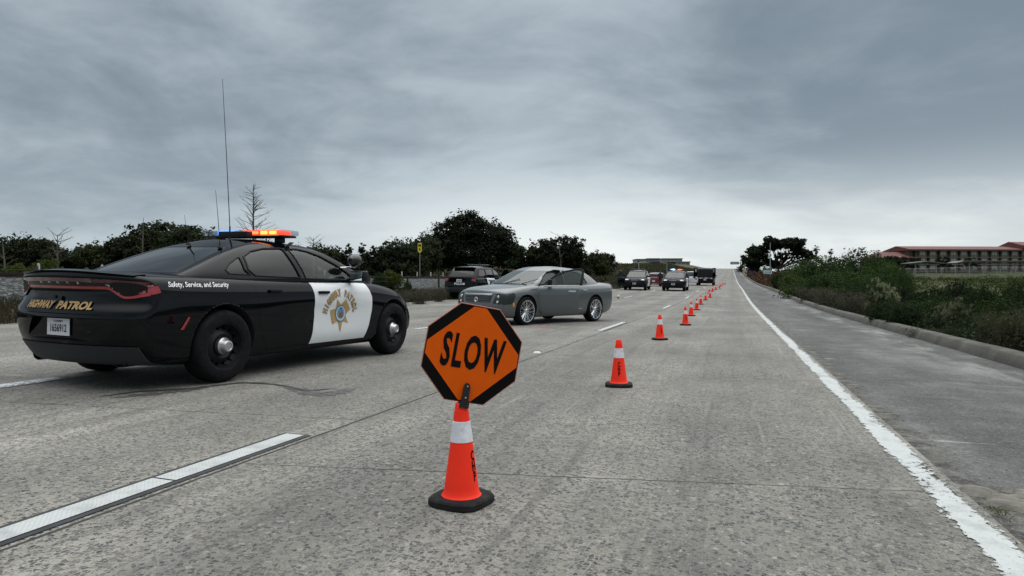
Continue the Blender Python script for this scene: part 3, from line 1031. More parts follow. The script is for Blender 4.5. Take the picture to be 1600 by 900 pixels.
# ---------------------------------------------------------------- grey sedan, nose to the camera, driver's door open
def build_grey_sedan():
    root = empty('sedan', label='grey four-door sedan facing us with open driver door and chrome spoked wheels', cat='car')
    FD = [(2.50, .27), (3.40, .27), (3.50, .45), (3.52, .93), (3.40, 1.00), (2.47, 1.02)]
    RD = [(1.66, .27), (2.485, .27), (2.455, 1.02), (1.40, 1.03), (1.36, .88), (1.48, .66), (1.50, .45)]
    fdw = [(2.42, 1.02), (2.41, 1.345), (2.60, 1.345), (2.85, 1.29), (3.10, 1.17), (3.34, 1.02), (3.30, .995), (2.8, 1.0)]
    rdw = [(1.36, 1.05), (1.47, 1.25), (1.70, 1.33), (2.05, 1.355), (2.325, 1.36), (2.34, 1.02)]
    def tw(x, y, z, t, k):
        if abs(t) == 1 and k == 4: y += math.copysign(.012, y)
        return x, y, z
    p = dict(lv=2, paint=GREY_PAINT,
             xs=[0, .10, .30, .62, .95, 1.3, 1.8, 2.4, 3.0, 3.5, 3.9, 4.25, 4.5, 4.68, 4.79, 4.83],
             zb=[(0, .26), (.5, .19), (4.4, .17), (4.83, .19)],
             zt=[(0, 1.035), (.8, 1.03), (1.5, 1.005), (3.2, .985), (3.7, .965), (4.2, .905), (4.6, .85), (4.83, .80)],
             w=[(0, .82), (.4, .875), (1.1, .90), (2.4, .89), (3.6, .895), (4.1, .895), (4.5, .86), (4.83, .80)],
             frac=[0, .15, .40, .62, .80, .93, 1.0], wf=[.90, .97, 1.0, 1.005, .995, .975, .91],
             rp=[.1, .02, .0, .03, .03, .02, .03], rplan=.14, rfall=.6,
             fp=[.06, .0, .0, .01, .03, .05, .08], fplan=.15, ffall=.6,
             crown=.04, tweak=tw,
             axles=(1.09, 3.97), r=.345, well=.385, well_in=.60, track=.785, wheel='spoked', rim_r=.262,
             cab=(1.25, 3.30, .74, .32, 1.15),
             doors=[dict(poly=FD, sides=(-1,), handle=(2.62, .84), handle_mat=CHROME), dict(poly=RD, sides=(-1, 1), handle=(1.62, .86), handle_mat=CHROME)],
             green=dict(levels=[(.90, .52, 3.66, .83), (1.0, .60, 3.54, .835), (1.13, .80, 3.28, .79), (1.26, 1.03, 3.00, .73), (1.37, 1.26, 2.76, .655), (1.43, 1.58, 2.55, .57)], crown=.065, rtaper=.15, fbow=.11),
             windows=[dict(axis='Y', poly=fdw, sides=(-1,), mat=GLASS_SMOKE), dict(axis='Y', poly=rdw, sides=(-1, 1), mat=GLASS_SMOKE),
                      dict(axis='Y', poly=[(2.43, .99), (2.41, 1.37), (2.62, 1.375), (2.88, 1.32), (3.13, 1.20), (3.40, 1.0), (3.40, .90), (2.43, .90)], sides=(1,), mat=None, trim=True, trim_r=.014),
                      dict(axis='X', name='windscreen', range=(2.5, 4.2), poly=[(-.70, 1.0), (.70, 1.0), (.66, 1.12), (.55, 1.345), (-.55, 1.345), (-.66, 1.12)], mat=glass_mat('green_screen_glass', (.50, .60, .56), .42, (.11, .13, .125)), shift=-.006),
                      dict(axis='X', name='rear_window', range=(.3, 1.45), poly=[(-.58, 1.05), (.58, 1.05), (.46, 1.35), (-.46, 1.35)], mat=GLASS_SMOKE, shift=.006)],
             seats=dict(front=(2.35,), rear=1.5, z=.28), dash=(3.22, 1.0),
             body_cuts=[])
    # the open driver's door leaves a hole in the left flank
    hole = prism_mesh(FD, 'Y', .70, 1.3)
    p['body_cuts'].append(hole)
    c = car(p, root)
    bv = c['bv']
    piece = boolean(c['solid'], prism_mesh(inset(FD, .003), 'Y', .765, 1.3), 'INTERSECT')
    ang = R(50)
    H = Vector((3.46, .86, 0))
    def sw(v):
        q = Vector(v) - H
        c_, s_ = math.cos(-ang), math.sin(-ang)
        return Vector((q.x * c_ - q.y * s_, q.x * s_ + q.y * c_, q.z)) + H
    for v in piece.vertices: v.co = sw(v.co)
    smooth_mesh(piece, 32)
    door = obj_from_mesh('open_door', piece, GREY_PAINT, root, smooth=0); door['label'] = 'open front door swung out with dark window frame'
    # window frame, pane, handle, mirror on the open door
    fr = [(2.44, 1.00), (2.40, 1.20), (2.385, 1.375), (2.46, 1.392), (2.62, 1.378), (2.86, 1.322), (3.10, 1.205), (3.36, 1.005)]
    yat = lambda z: .845 - (z - .98) * .42
    m = MB(); m.tube([sw((x, yat(z), z)) for x, z in fr], [.034, .032, .026, .024, .022, .022, .022, .020], 8)
    m.build('window_frame', TRIM, door)
    g = MB()
    ins = [(2.44, .99), (2.41, 1.20), (2.40, 1.36), (2.46, 1.375), (2.62, 1.36), (2.86, 1.305), (3.10, 1.19), (3.35, .99)]
    n = len(ins)
    vs = [sw((x, yat(z) - .002, z)) for x, z in ins] + [sw((x, yat(z) + .002, z)) for x, z in ins]
    g.add(vs, [tuple(range(n)), tuple(range(2 * n - 1, n - 1, -1))] + [(i, i + n, (i + 1) % n + n, (i + 1) % n) for i in range(n)])
    g.build('side_window', glass_mat('door_glass', (.45, .52, .50), .10, (.05, .06, .06)), door, smooth=0)
    h = MB().box((0, 0, 0), (.19, .03, .045), bev=.012); rz = Matrix.Rotation(-ang, 3, 'Z')
    q = sw((2.66, .905, .84)); h.v = [tuple(rz @ Vector(v) + q) for v in h.v]; h.build('handle', CHROME, door)
    q = sw((3.22, .97, 1.06)); mm = MB().box((0, 0, 0), (.12, .22, .14), bev=.045); mm.v = [tuple(rz @ Vector(v) + q) for v in mm.v]; mm.build('door_mirror', TRIM, door)
    # dark inner opening lining
    for s in (-1,): mirror(root, 3.18, s * .86, 1.02, s, GREY_PAINT)
    def front(nm, poly, m, lift=.005, par=root, me=.05): return decal(nm, poly_mesh(poly, me), m, par, bv, (6.5, 0, 0), (0, 1, 0), (0, 0, 1), (-1, 0, 0), lift)
    gr = front('grille', [(-.42, .545), (.42, .545), (.46, .715), (-.46, .715)], mat('grille_dark', (.02, .02, .022), .4), .004)
    for k in range(4):
        z = .565 + k * .040
        hit = lambda y, zz: bv.ray_cast(Vector((6.5, y, zz)), Vector((-1, 0, 0)))[0]
        pts = [hit(y, z) + Vector((.008, 0, 0)) for y in [-.40 + .1 * i for i in range(9)]]
        MB().tube(pts, .010, 6).build('grille_bar', GREY_PAINT, gr)
    pts = [hit(y, .735) + Vector((.012, 0, 0)) for y in [-.46 + .115 * i for i in range(9)]]
    MB().tube(pts, .022, 8).build('grille_bar', CHROME, gr)
    b = hit(0, .61)
    MB().lathe([(.062, 0), (.062, .014), (.050, .018), (.044, .010), (.001, .012)], 24, 'X', c=(b.x + .012, 0, .61)).build('emblem', CHROME, gr)
    MB().prism([(-.028, .628), (.028, .628), (.024, .60), (0, .583), (-.024, .60)], 'X', b.x + .024, b.x + .032).build('emblem_shield', mat('emblem_dark', (.25, .2, .1), .3, .6), gr)
    front('lower_grille', [(-.42, .25), (.42, .25), (.46, .37), (-.46, .37)], TRIM, .004)
    for s in (-1, 1):
        q = [(s * .50, .53), (s * .70, .50), (s * .75, .56), (s * .79, .72), (s * .76, .76), (s * .58, .775)]
        hl = front('headlight', q if s > 0 else q[::-1], mat('headlight_glass', (.022, .028, .024), .25, spec=.35), .006, me=.04)
        # wrap onto the wing
        decal('headlight_side', poly_mesh([(4.46, .52), (4.70, .50), (4.72, .76), (4.40, .785), (4.37, .72)], .03), MATS['headlight_glass'], hl, bv, (0, s * 1.6, 0), (1, 0, 0), (0, 0, 1), (0, -s, 0), .005)
        for z, r_ in ((.685, .035), (.565, .032)):
            hh = bv.ray_cast(Vector((6.5, s * .62, z)), Vector((-1, 0, 0)))[0]
            MB().lathe([(r_, 0), (r_ * .9, .012), (r_ * .5, .006), (.001, .004)], 20, 'X', c=(hh.x + .004, s * .62, z)).build('lamp', mat('lamp_bright', (.8, .82, .8), .15, .5), hl)
        decal('side_marker', poly_mesh([(4.40, .46), (4.45, .46), (4.46, .54), (4.41, .56)], .04), AMBER_LENS, root, bv, (0, s * 1.6, 0), (1, 0, 0), (0, 0, 1), (0, -s, 0), .007)
        decal('tail_light', poly_mesh([(.10, .70), (.16, .66), (.17, .98), (.08, 1.0)], .04), RED_LENS, root, bv, (0, s * 1.6, 0), (1, 0, 0), (0, 0, 1), (0, -s, 0), .006)
        decal('rub_strip', poly_mesh([(1.70, .365), (2.4, .365), (2.4, .378), (1.70, .378)], .06), CHROME, root, bv, (0, s * 1.6, 0), (1, 0, 0), (0, 0, 1), (0, -s, 0), .004)
    m = MB()
    for y0 in (-.25, .35):
        m.tube([(3.62, y0, .995), (3.60, y0 + .1, 1.02), (3.42, y0 + .42, 1.13)], .008, 5)
    m.build('wipers', TRIM, root)
    MB().tube([(3.63, -.55, .985), (3.69, 0, .995), (3.63, .55, .985)], .018, 6).build('cowl_strip', TRIM, root)
    return root
grey = build_grey_sedan()
grey.location = (-3.928, 19.605, .03)
grey.rotation_euler = (R(-.9), 0, math.atan2(-.914, -.4056))


# ---------------------------------------------------------------- police SUV (one model, several liveries)
def build_suv(label, livery='police', door_paint=None, open_door=None, lights=None, group='police sport utility cars standing on the freeway', door_side=-1):
    root = empty('police_suv', label=label, cat='police car', group=group)
    FD = [(2.50, .33), (3.42, .33), (3.50, .5), (3.52, 1.0), (3.48, 1.12), (2.48, 1.14)]
    RD = [(1.68, .33), (2.485, .33), (2.465, 1.14), (1.42, 1.15), (1.42, .95), (1.56, .74), (1.58, .50)]
    fdw = [(2.53, 1.15), (2.53, 1.60), (2.85, 1.59), (3.10, 1.50), (3.36, 1.30), (3.48, 1.13)]
    rdw = [(1.52, 1.17), (1.50, 1.59), (2.44, 1.60), (2.44, 1.15)]
    qw = [(.55, 1.24), (.80, 1.57), (1.42, 1.58), (1.42, 1.17), (.7, 1.20)]
    p = dict(lv=2, paint=BLACK_PAINT,
             xs=[0, .10, .30, .65, 1.05, 1.5, 2.1, 2.7, 3.3, 3.8, 4.2, 4.55, 4.8, 4.93, 5.02],
             zb=[(0, .34), (.5, .27), (4.5, .25), (5.02, .30)],
             zt=[(0, 1.16), (1., 1.155), (2.2, 1.14), (3.4, 1.12), (3.9, 1.09), (4.6, 1.03), (5.02, .93)],
             w=[(0, .93), (.4, .98), (1.1, 1.0), (3.9, 1.0), (4.5, .97), (5.02, .88)],
             frac=[0, .13, .38, .62, .82, .94, 1.0], wf=[.92, .98, 1.0, 1.0, .985, .96, .90],
             rp=[.08, .0, .0, .05, .05, .05, .05], rplan=.10, rfall=.5,
             fp=[.1, .02, .0, .01, .03, .07, .14], fplan=.20, ffall=.7, crown=.04,
             axles=(1.13, 4.155), r=.385, well=.43, well_in=.66, track=.86, wheel='steel', rim_r=.245,
             cab=(1.0, 3.35, .82, .40, 1.25),
             doors=[dict(poly=FD, sides=(-1, 1), mat=WHITE_PAINT, handle=(2.64, 1.0), label='white front door'), dict(poly=RD, sides=(-1, 1), mat=WHITE_PAINT if livery == 'police' else BLACK_PAINT, handle=(1.68, 1.02))],
             green=dict(levels=[(1.05, .18, 3.98, .92), (1.16, .22, 3.80, .925), (1.32, .34, 3.48, .88), (1.50, .50, 3.16, .82), (1.64, .66, 2.86, .75), (1.70, .85, 2.65, .66)], crown=.06, rtaper=.06, rbow=.05),
             green_mat=BLACK_PAINT,
             windows=[dict(axis='Y', poly=fdw, sides=(-1, 1), mat=GLASS_SMOKE), dict(axis='Y', poly=rdw, sides=(-1, 1), mat=GLASS_DARK), dict(axis='Y', poly=qw, sides=(-1, 1), mat=GLASS_DARK),
                      dict(axis='X', name='windscreen', range=(2.6, 4.4), poly=[(-.80, 1.15), (.80, 1.15), (.66, 1.60), (-.66, 1.60)], mat=glass_mat('screen_glass', (.25, .29, .28), .3, (.08, .09, .095)), shift=-.006),
                      dict(axis='X', name='rear_window', range=(-.2, 1.0), poly=[(-.70, 1.20), (.70, 1.20), (.60, 1.57), (-.60, 1.57)], mat=GLASS_DARK, shift=.006)],
             seats=dict(front=(2.45,), rear=1.55, z=.42), dash=(3.28, 1.16))
    c = car(p, root)
    bv = c['bv']
    if livery == 'police':
        pass
    # white roof skin
    rf = MB()
    hit = lambda x, y: c['bvg'].ray_cast(Vector((x, y, 3)), Vector((0, 0, -1)))[0]
    nx, ny = 10, 8
    vs = [hit(lerp(.78, 2.72, i / nx), lerp(-.62, .62, j / ny)) + Vector((0, 0, .005)) for i in range(nx + 1) for j in range(ny + 1)]
    fs = [(i * (ny + 1) + j, (i + 1) * (ny + 1) + j, (i + 1) * (ny + 1) + j + 1, i * (ny + 1) + j + 1) for i in range(nx) for j in range(ny)]
    rf.add(vs, fs); rf.build('roof_panel', WHITE_PAINT, root)
    MB().box((.62, 0, 1.665), (.34, 1.24, .045), bev=.015).build('rear_spoiler', BLACK_PAINT, root)
    def rear(nm, poly, m, lift=.006): return decal(nm, poly_mesh(poly, .06), m, root, bv, (-1, 0, 0), (0, -1, 0), (0, 0, 1), (1, 0, 0), lift)
    def front(nm, poly, m, lift=.006): return decal(nm, poly_mesh(poly, .06), m, root, bv, (6.5, 0, 0), (0, 1, 0), (0, 0, 1), (-1, 0, 0), lift)
    for s in (-1, 1):
        q = [(s * .66, .98), (s * .88, .93), (s * .89, 1.08), (s * .70, 1.10)]
        rear('tail_light', q if s > 0 else q[::-1], RED_LENS)
        q = [(s * .52, .90), (s * .80, .88), (s * .82, .96), (s * .60, .985)]
        front('headlight', q if s > 0 else q[::-1], mat('headlight_white', (.42, .45, .48), .15, coat=1.))
        mirror(root, 3.36, s * .97, 1.20, s, BLACK_PAINT)
    plate(root, (-.015, 0, .965), (0, -1, 0), (0, 0, 1), (-1, 0, 0), '1609331', size=(.31, .16))
    t = text_mesh('POLICE', .125, .006, sx=1.5, maxedge=.06); [setattr(v.co, 'y', v.co.y + .80) for v in t.vertices]
    decal('lettering', t, DECAL_WHITE, root, bv, (-1, 0, 0), (0, -1, 0), (0, 0, 1), (1, 0, 0), .008)
    rear('rear_valance', [(-.75, .34), (.75, .34), (.82, .62), (-.82, .62)], GREY_TRIM, .008)
    front('grille', [(-.46, .66), (.46, .66), (.50, .90), (-.50, .90)], TRIM, .008)
    front('lower_grille', [(-.70, .36), (.70, .36), (.72, .56), (-.72, .56)], TRIM, .008)
    front('grille_badge', [(-.34, .885), (.34, .885), (.34, .925), (-.34, .925)], mat('badge_grey', (.22, .23, .25), .4), .014)
    plate(root, (5.06, 0, .60), (0, 1, 0), (0, 0, 1), (1, 0, 0), '1609331', size=(.31, .16))
    # push bar
    m = MB()
    for s in (-1, 1): m.tube([(4.98, s * .34, .38), (5.12, s * .34, .45), (5.13, s * .33, .98)], .03, 8)
    m.tube([(5.12, -.34, .72), (5.12, .34, .72)], .03, 8); m.tube([(5.13, -.33, .97), (5.13, .33, .97)], .03, 8)
    m.build('push_bar', BLACK_STEEL, root)
    if lights is not None:
        light_bar(root, 2.35, 1.845, 1.25, on=lights)
    else:
        light_bar(root, 2.35, 1.835, 1.25, on='off')
    if open_door:
        # a front door swung open, built from its own panel with its window frame
        s = door_side
        for o in [o for d, sd, o in c['doors'] if sd == s and d['poly'] is FD]:
            for q in ALLOBJ(o): bpy.data.objects.remove(q)
            bpy.data.objects.remove(o)
        pc = boolean(c['solid'], prism_mesh(inset(FD, .003), 'Y', *sorted((s * .86, s * 1.3))), 'INTERSECT')
        a = R(open_door) * s
        H = Vector((3.48, s * .96, 0))
        rz = Matrix.Rotation(-a, 3, 'Z')
        sw = lambda v: rz @ (Vector(v) - H) + H
        for v in pc.vertices: v.co = sw(v.co)
        smooth_mesh(pc, 32)
        door = obj_from_mesh('open_door', pc, door_paint or WHITE_PAINT, root, smooth=0)
        fr = [(2.52, 1.12), (2.52, 1.60), (2.60, 1.615), (2.86, 1.60), (3.12, 1.50), (3.38, 1.30), (3.46, 1.12)]
        ya = lambda z: s * (.93 - (z - 1.12) * .34)
        MB().tube([sw((x, ya(z), z)) for x, z in fr], .026, 6).build('window_frame', TRIM, door)
        g = MB(); n = len(fr)
        vs = [sw((x, ya(z) - .002, z)) for x, z in fr] + [sw((x, ya(z) + .002, z)) for x, z in fr]
        g.add(vs, [tuple(range(n)), tuple(range(2 * n - 1, n - 1, -1))] + [(i, i + n, (i + 1) % n + n, (i + 1) % n) for i in range(n)])
        g.build('side_window', GLASS_SMOKE, door, smooth=0)
    return root

def put(o, X, Y, head, dz=0.):
    """head: degrees clockwise from the road's direction"""
    o.location = (X, Y, gz(X, Y) + dz)
    pitch = math.atan((gz(X, Y + 1) - gz(X, Y - 1)) / 2)
    a = R(90 - head)
    roll = math.atan(.02)
    # the road's slope along it and its fall across it, turned into the car's frame
    fx, fy = math.cos(a), math.sin(a)
    gy = math.tan(pitch); gx = -.02 if X < -2.7 else 0.
    up = Vector((-gx, -gy, 1)).normalized()
    f = Vector((fx, fy, gx * fx + gy * fy)).normalized()
    l = up.cross(f)
    o.rotation_euler = Matrix((f, l, up)).transposed().to_euler()

# ================================================================== SETTING
def wnoise(x, y, s=1.):
    from mathutils import noise
    return noise.noise(Vector((x * s, y * s, 3.3)))

def rail_top(Y): return 1.36 + .009 * (Y - 14)

def ground_h(X, Y):
    g = glong(Y)
    if X < -14:
        e = gz(-14, Y)
        d = -14 - X
        h = e + .30 * sstep(.3, 2.6, d) - .02
        # cut slope on the far left of the carriageway
        hill = (2.5 + .5 * sstep(20, 90, d)) * sstep(1.5, 17, d) * sstep(52, 100, Y) * (1 - sstep(600, 900, Y))
        h += hill
        f = sstep(10, 14, d) * (1 - sstep(50, 90, Y))
        h += f * .2
        h += wnoise(X, Y, .25) * .25 * sstep(1, 4, d) + wnoise(X, Y, .05) * .6 * sstep(15, 60, d)
        return h
    if X > 3.7:
        d = X - 3.7
        e = gz(4, Y)
        r = -.15 - 1.15 * sstep(0, 4, d) + 1.75 * sstep(9, 32, d) + .5 * sstep(32, 110, d)
        far = -.13 * glong(Y) * sstep(10, 60, d)
        bank = 1.6 * sstep(3, 12, d) * sstep(90, 130, Y) * (1 - sstep(210, 280, Y))
        n = wnoise(X, Y, .3) * .18 * sstep(.8, 3, d) + wnoise(X, Y, .04) * .6 * sstep(10, 40, d)
        near = e + r * (1 - .6 * sstep(230, 420, Y)) + far + bank + n
        tab = [(-60, -1.), (23, -.9), (46, -.35), (69, .55), (116, 1.7), (148, 2.4), (212, 4.1), (249, 5.0), (300, 6.2), (480, 10.), (700, 7), (1200, -1), (3000, -10)]
        return lerp(near, table(tab, Y) + n * .6, sstep(10, 26, d) * (1 if Y < 200 else 1))
    return gz(X, Y) - .15

def geo_axis(lo, hi, fine_lo, fine_hi, st, grow=1.16):
    a = []
    x = fine_lo
    while x <= fine_hi: a.append(x); x += st
    s = st; x = a[-1]
    while x < hi: s *= grow; x += s; a.append(min(x, hi))
    s = st; x = fine_lo; b = []
    while x > lo: s *= grow; x -= s; b.append(max(x, lo))
    return b[::-1] + a

def sheet(name, xs, ys, hf, m, dz=0., kind='structure'):
    vs = [(x, y, hf(x, y) + dz) for y in ys for x in xs]
    n = len(xs)
    fs = [(j * n + i, j * n + i + 1, (j + 1) * n + i + 1, (j + 1) * n + i) for j in range(len(ys) - 1) for i in range(n - 1)]
    me = bpy.data.meshes.new(name); me.from_pydata(vs, [], fs)
    for p in me.polygons: p.use_smooth = True
    o = bpy.data.objects.new(name, me); COL.objects.link(o); me.materials.append(m)
    if kind: o['kind'] = kind
    return o

# ---- materials of the ground
def concrete_mat():
    m, t, b = mat_new('road_concrete')
    P = t.node('ShaderNodeTexCoord').outputs['Object']
    sp = t.node('ShaderNodeSeparateXYZ', ins={0: P})
    X, Y = sp.outputs[0], sp.outputs[1]
    # broad staining, drawn out along the traffic
    n1 = t.noise(t.vscale(P, (1.1, .10, 1)), 1.0, 5, .6)
    n2 = t.noise(t.vscale(P, (.35, .22, 1)), 1.0, 4, .55)
    n3 = t.noise(P, 2.3, 6, .65)
    s = t.math('ADD', t.math('MULTIPLY', n1, .45), t.math('ADD', t.math('MULTIPLY', n2, .3), t.math('MULTIPLY', n3, .25)))
    base = t.ramp(s, [(.40, (.155, .150, .134)), (.50, (.250, .242, .215)), (.60, (.335, .322, .288))])
    # wheel paths
    lane = t.math('FRACT', t.math('DIVIDE', t.math('ADD', X, 31.92), 3.66))     # 0 at a lane joint
    wp = t.math('ABSOLUTE', t.math('SUBTRACT', t.math('ABSOLUTE', t.math('SUBTRACT', lane, .5)), .25))
    wpm = t.math('MULTIPLY', t.smooth(wp, .17, .02), t.smooth(n1, .35, .6))
    base = t.mix(t.math('MULTIPLY', wpm, .55), base, (.105, .103, .098))
    # slabs differ a little
    slab = t.node('ShaderNodeTexWhiteNoise', noise_dimensions='2D')
    ys = t.math('SUBTRACT', t.math('MULTIPLY_ADD', X, -.173, Y), 2.89)
    ys = t.math('ADD', ys, t.math('MULTIPLY', t.math('FLOOR', t.math('DIVIDE', t.math('ADD', X, 31.92), 3.66)), 1.3))
    ys = t.math('ADD', ys, 400 - 1.3 * 8 + 1.3)
    yq = t.math('DIVIDE', ys, 4.02)
    idv = t.node('ShaderNodeCombineXYZ', ins={0: t.math('FLOOR', yq), 1: t.math('FLOOR', t.math('DIVIDE', t.math('ADD', X, 31.92), 3.66)), 2: 0.})
    t.set(slab.inputs[0], idv)
    base = t.mix(1., base, t.ramp(slab.outputs[0], [(0, .84), (1, 1.08)]), 'MULTIPLY')
    # worn cement matrix with exposed aggregate
    wob = t.node('ShaderNodeVectorMath', operation='ADD')
    nz = t.node('ShaderNodeVectorMath', operation='SCALE'); t.set(nz.inputs[0], t.noise(P, 34, 3, .6, out=1)); nz.inputs['Scale'].default_value = .018
    t.set(wob.inputs[0], P); t.set(wob.inputs[1], nz)
    W = wob.outputs[0]
    vn = t.node('ShaderNodeTexVoronoi', ins={'Vector': W}); vn.inputs['Scale'].default_value = 46
    cellr = t.node('ShaderNodeSeparateColor', ins={0: vn.outputs['Color']})
    ve = t.node('ShaderNodeTexVoronoi', ins={'Vector': W}, feature='DISTANCE_TO_EDGE'); ve.inputs['Scale'].default_value = 46
    stone = t.math('MULTIPLY', t.smooth(ve.outputs['Distance'], .05, .13), t.smooth(cellr.outputs[0], .30, .34))
    scol = t.ramp(cellr.outputs[1], [(0, (.022, .026, .028)), (.25, (.052, .056, .054)), (.5, (.092, .091, .083)), (.75, (.145, .136, .115)), (.92, (.21, .19, .16)), (1, (.32, .30, .27))])
    # how much stone shows changes from place to place
    expo = t.math('MULTIPLY', stone, t.ramp(t.noise(P, .8, 4, .6), [(.30, .62), (.60, 1.)]))
    col = t.mix(expo, base, scol)
    v2 = t.node('ShaderNodeTexVoronoi', ins={'Vector': W}); v2.inputs['Scale'].default_value = 120
    c2 = t.node('ShaderNodeSeparateColor', ins={0: v2.outputs['Color']})
    fine = t.math('MULTIPLY', t.smooth(v2.outputs['Distance'], .6, .4), t.smooth(c2.outputs[0], .45, .50))
    col = t.mix(t.math('MULTIPLY', fine, .65), col, t.ramp(c2.outputs[1], [(0, (.045, .046, .045)), (.5, (.11, .107, .098)), (.85, (.22, .215, .195)), (1, (.38, .37, .34))]))
    pit = t.math('MULTIPLY', t.smooth(t.noise(P, 55, 4, .75), .58, .66), .7)
    col = t.mix(pit, col, (.030, .030, .029))
    grit = t.noise(P, 150, 3, .7)
    col = t.mix(1., col, t.ramp(grit, [(.3, .80), (.7, 1.17)]), 'MULTIPLY')
    # diamond-ground patch in the near lane, scored along the traffic
    # scored and scraped bands that follow the traffic
    sc = t.noise(t.vscale(P, (7., .16, 1)), 1.0, 5, .7, dist=.3)
    col = t.mix(t.math('MULTIPLY', t.smooth(sc, .52, .66), .40), col, (.085, .083, .076))
    col = t.mix(t.math('MULTIPLY', t.smooth(t.noise(t.vscale(P, (9., .22, 1)), 1.3, 5, .7), .58, .70), .30), col, (.34, .33, .30))
    blot = t.noise(P, .55, 6, .68)
    col = t.mix(1., col, t.ramp(blot, [(.34, .78), (.5, .98), (.66, 1.14)]), 'MULTIPLY')
    # joints across the slabs
    wig = t.math('MULTIPLY', t.math('SUBTRACT', t.noise(P, 4, 5, .6), .5), .006)
    fr = t.math('MULTIPLY', t.math('ABSOLUTE', t.math('SUBTRACT', t.math('FRACT', t.math('ADD', yq, t.math('ADD', wig, .5))), .5)), 4.02)
    jt = t.smooth(fr, .0095, .0035)
    jw = t.smooth(fr, .09, .0)
    lx = t.math('MULTIPLY', t.math('ABSOLUTE', t.math('SUBTRACT', t.math('FRACT', t.math('ADD', lane, t.math('ADD', t.math('MULTIPLY', wig, .9), .5))), .5)), 3.66)
    jl = t.smooth(lx, .017, .008)
    pale = t.math('MULTIPLY', t.math('MULTIPLY', jw, t.smooth(n3, .5, .66)), .5)
    col = t.mix(pale, col, (.33, .315, .28))
    jtm = t.math('MULTIPLY', jt, t.ramp(t.noise(P, 1.1, 3, .5), [(.38, .25), (.55, 1)]))
    col = t.mix(t.math('MAXIMUM', jtm, t.math('MULTIPLY', jl, .92)), col, (.022, .021, .020))
    # drips of oil down the middle of the lanes
    oil = t.math('MULTIPLY', t.smooth(t.math('ABSOLUTE', t.math('SUBTRACT', lane, .5)), .17, .0), t.smooth(t.noise(t.vscale(P, (1.6, .35, 1)), 1., 5, .7), .54, .72))
    col = t.mix(t.math('MULTIPLY', oil, .45), col, (.05, .048, .045))
    t.set(b.inputs['Base Color'], col)
    b.inputs['Roughness'].default_value = .82
    b.inputs['Specular IOR Level'].default_value = .35
    hgt = t.math('ADD', t.math('MULTIPLY', stone, .5), t.math('SUBTRACT', t.math('MULTIPLY', grit, .5), t.math('MULTIPLY', t.math('MAXIMUM', jt, jl), 3.)))
    t.set(b.inputs['Normal'], t.node('ShaderNodeBump', ins={'Strength': .5, 'Distance': .003, 'Height': hgt}))
    return m

def asphalt_mat():
    m, t, b = mat_new('shoulder_asphalt')
    P = t.node('ShaderNodeTexCoord').outputs['Object']
    sp = t.node('ShaderNodeSeparateXYZ', ins={0: P})
    X, Y = sp.outputs[0], sp.outputs[1]
    n1 = t.noise(t.vscale(P, (.9, .14, 1)), 1.0, 5, .6)
    n2 = t.noise(P, 1.6, 7, .68)
    s = t.math('ADD', t.math('MULTIPLY', n1, .55), t.math('MULTIPLY', n2, .45))
    col = t.ramp(s, [(.38, (.042, .043, .042)), (.5, (.080, .081, .078)), (.62, (.15, .15, .145))])
    col = t.mix(1., col, t.ramp(t.noise(P, 28, 5, .75), [(.34, .62), (.66, 1.38)]), 'MULTIPLY')
    # streaks washed across the shoulder
    st = t.noise(t.vscale(P, (.5, 3.4, 1)), 1.0, 6, .7, dist=.6)
    col = t.mix(t.math('MULTIPLY', t.smooth(st, .55, .72), .38), col, (.18, .18, .172))
    st2 = t.noise(t.vscale(P, (1.0, 5.5, 1)), 1.0, 6, .75, dist=.8)
    near = t.smooth(X, 2.6, 1.5)
    col = t.mix(t.math('MULTIPLY', t.math('MULTIPLY', t.smooth(st2, .62, .66), near), .7), col, (.34, .34, .32))
    col = t.mix(t.math('MULTIPLY', t.smooth(t.noise(t.vscale(P, (.8, 4., 1)), 1.0, 6, .75, dist=.5), .56, .64), .6), col, (.032, .033, .033))
    # pale silt that lies along the foot of the kerb
    e = t.math('ADD', X, t.math('MULTIPLY', t.noise(P, .7, 5, .6), 1.1))
    silt = t.math('MULTIPLY', t.math('MULTIPLY', t.smooth(e, 3.15, 3.55), t.smooth(e, 4.0, 3.75)), t.smooth(t.noise(t.vscale(P, (1, .25, 1)), 1.3, 5, .7), .45, .62))
    col = t.mix(t.math('MULTIPLY', silt, .6), col, (.32, .32, .30))
    # broken, dirty strip next to the concrete
    ed = t.math('ADD', X, t.math('MULTIPLY', t.noise(P, 2.2, 6, .7), .5))
    crack = t.smooth(ed, 1.52, 1.40)
    col = t.mix(crack, col, t.ramp(t.noise(P, 7, 6, .7), [(.40, (.03, .03, .028)), (.52, (.10, .095, .08)), (.66, (.21, .20, .175))]))
    v = t.node('ShaderNodeTexVoronoi', ins={'Vector': P}); v.inputs['Scale'].default_value = 75
    cc = t.node('ShaderNodeSeparateColor', ins={0: v.outputs['Color']})
    col = t.mix(t.math('MULTIPLY', t.smooth(v.outputs['Distance'], .55, .3), .55), col, t.ramp(cc.outputs[0], [(0, (.03, .03, .03)), (.6, (.10, .10, .10)), (1, (.26, .26, .25))]))
    t.set(b.inputs['Base Color'], col)
    b.inputs['Roughness'].default_value = .85
    b.inputs['Specular IOR Level'].default_value = .35
    hh = t.math('ADD', t.math('MULTIPLY', v.outputs['Distance'], .5), t.math('MULTIPLY', t.noise(P, 9, 6, .7), t.math('ADD', t.math('MULTIPLY', crack, 9.), .8)))
    t.set(b.inputs['Normal'], t.node('ShaderNodeBump', ins={'Strength': .6, 'Distance': .006, 'Height': hh}))
    return m

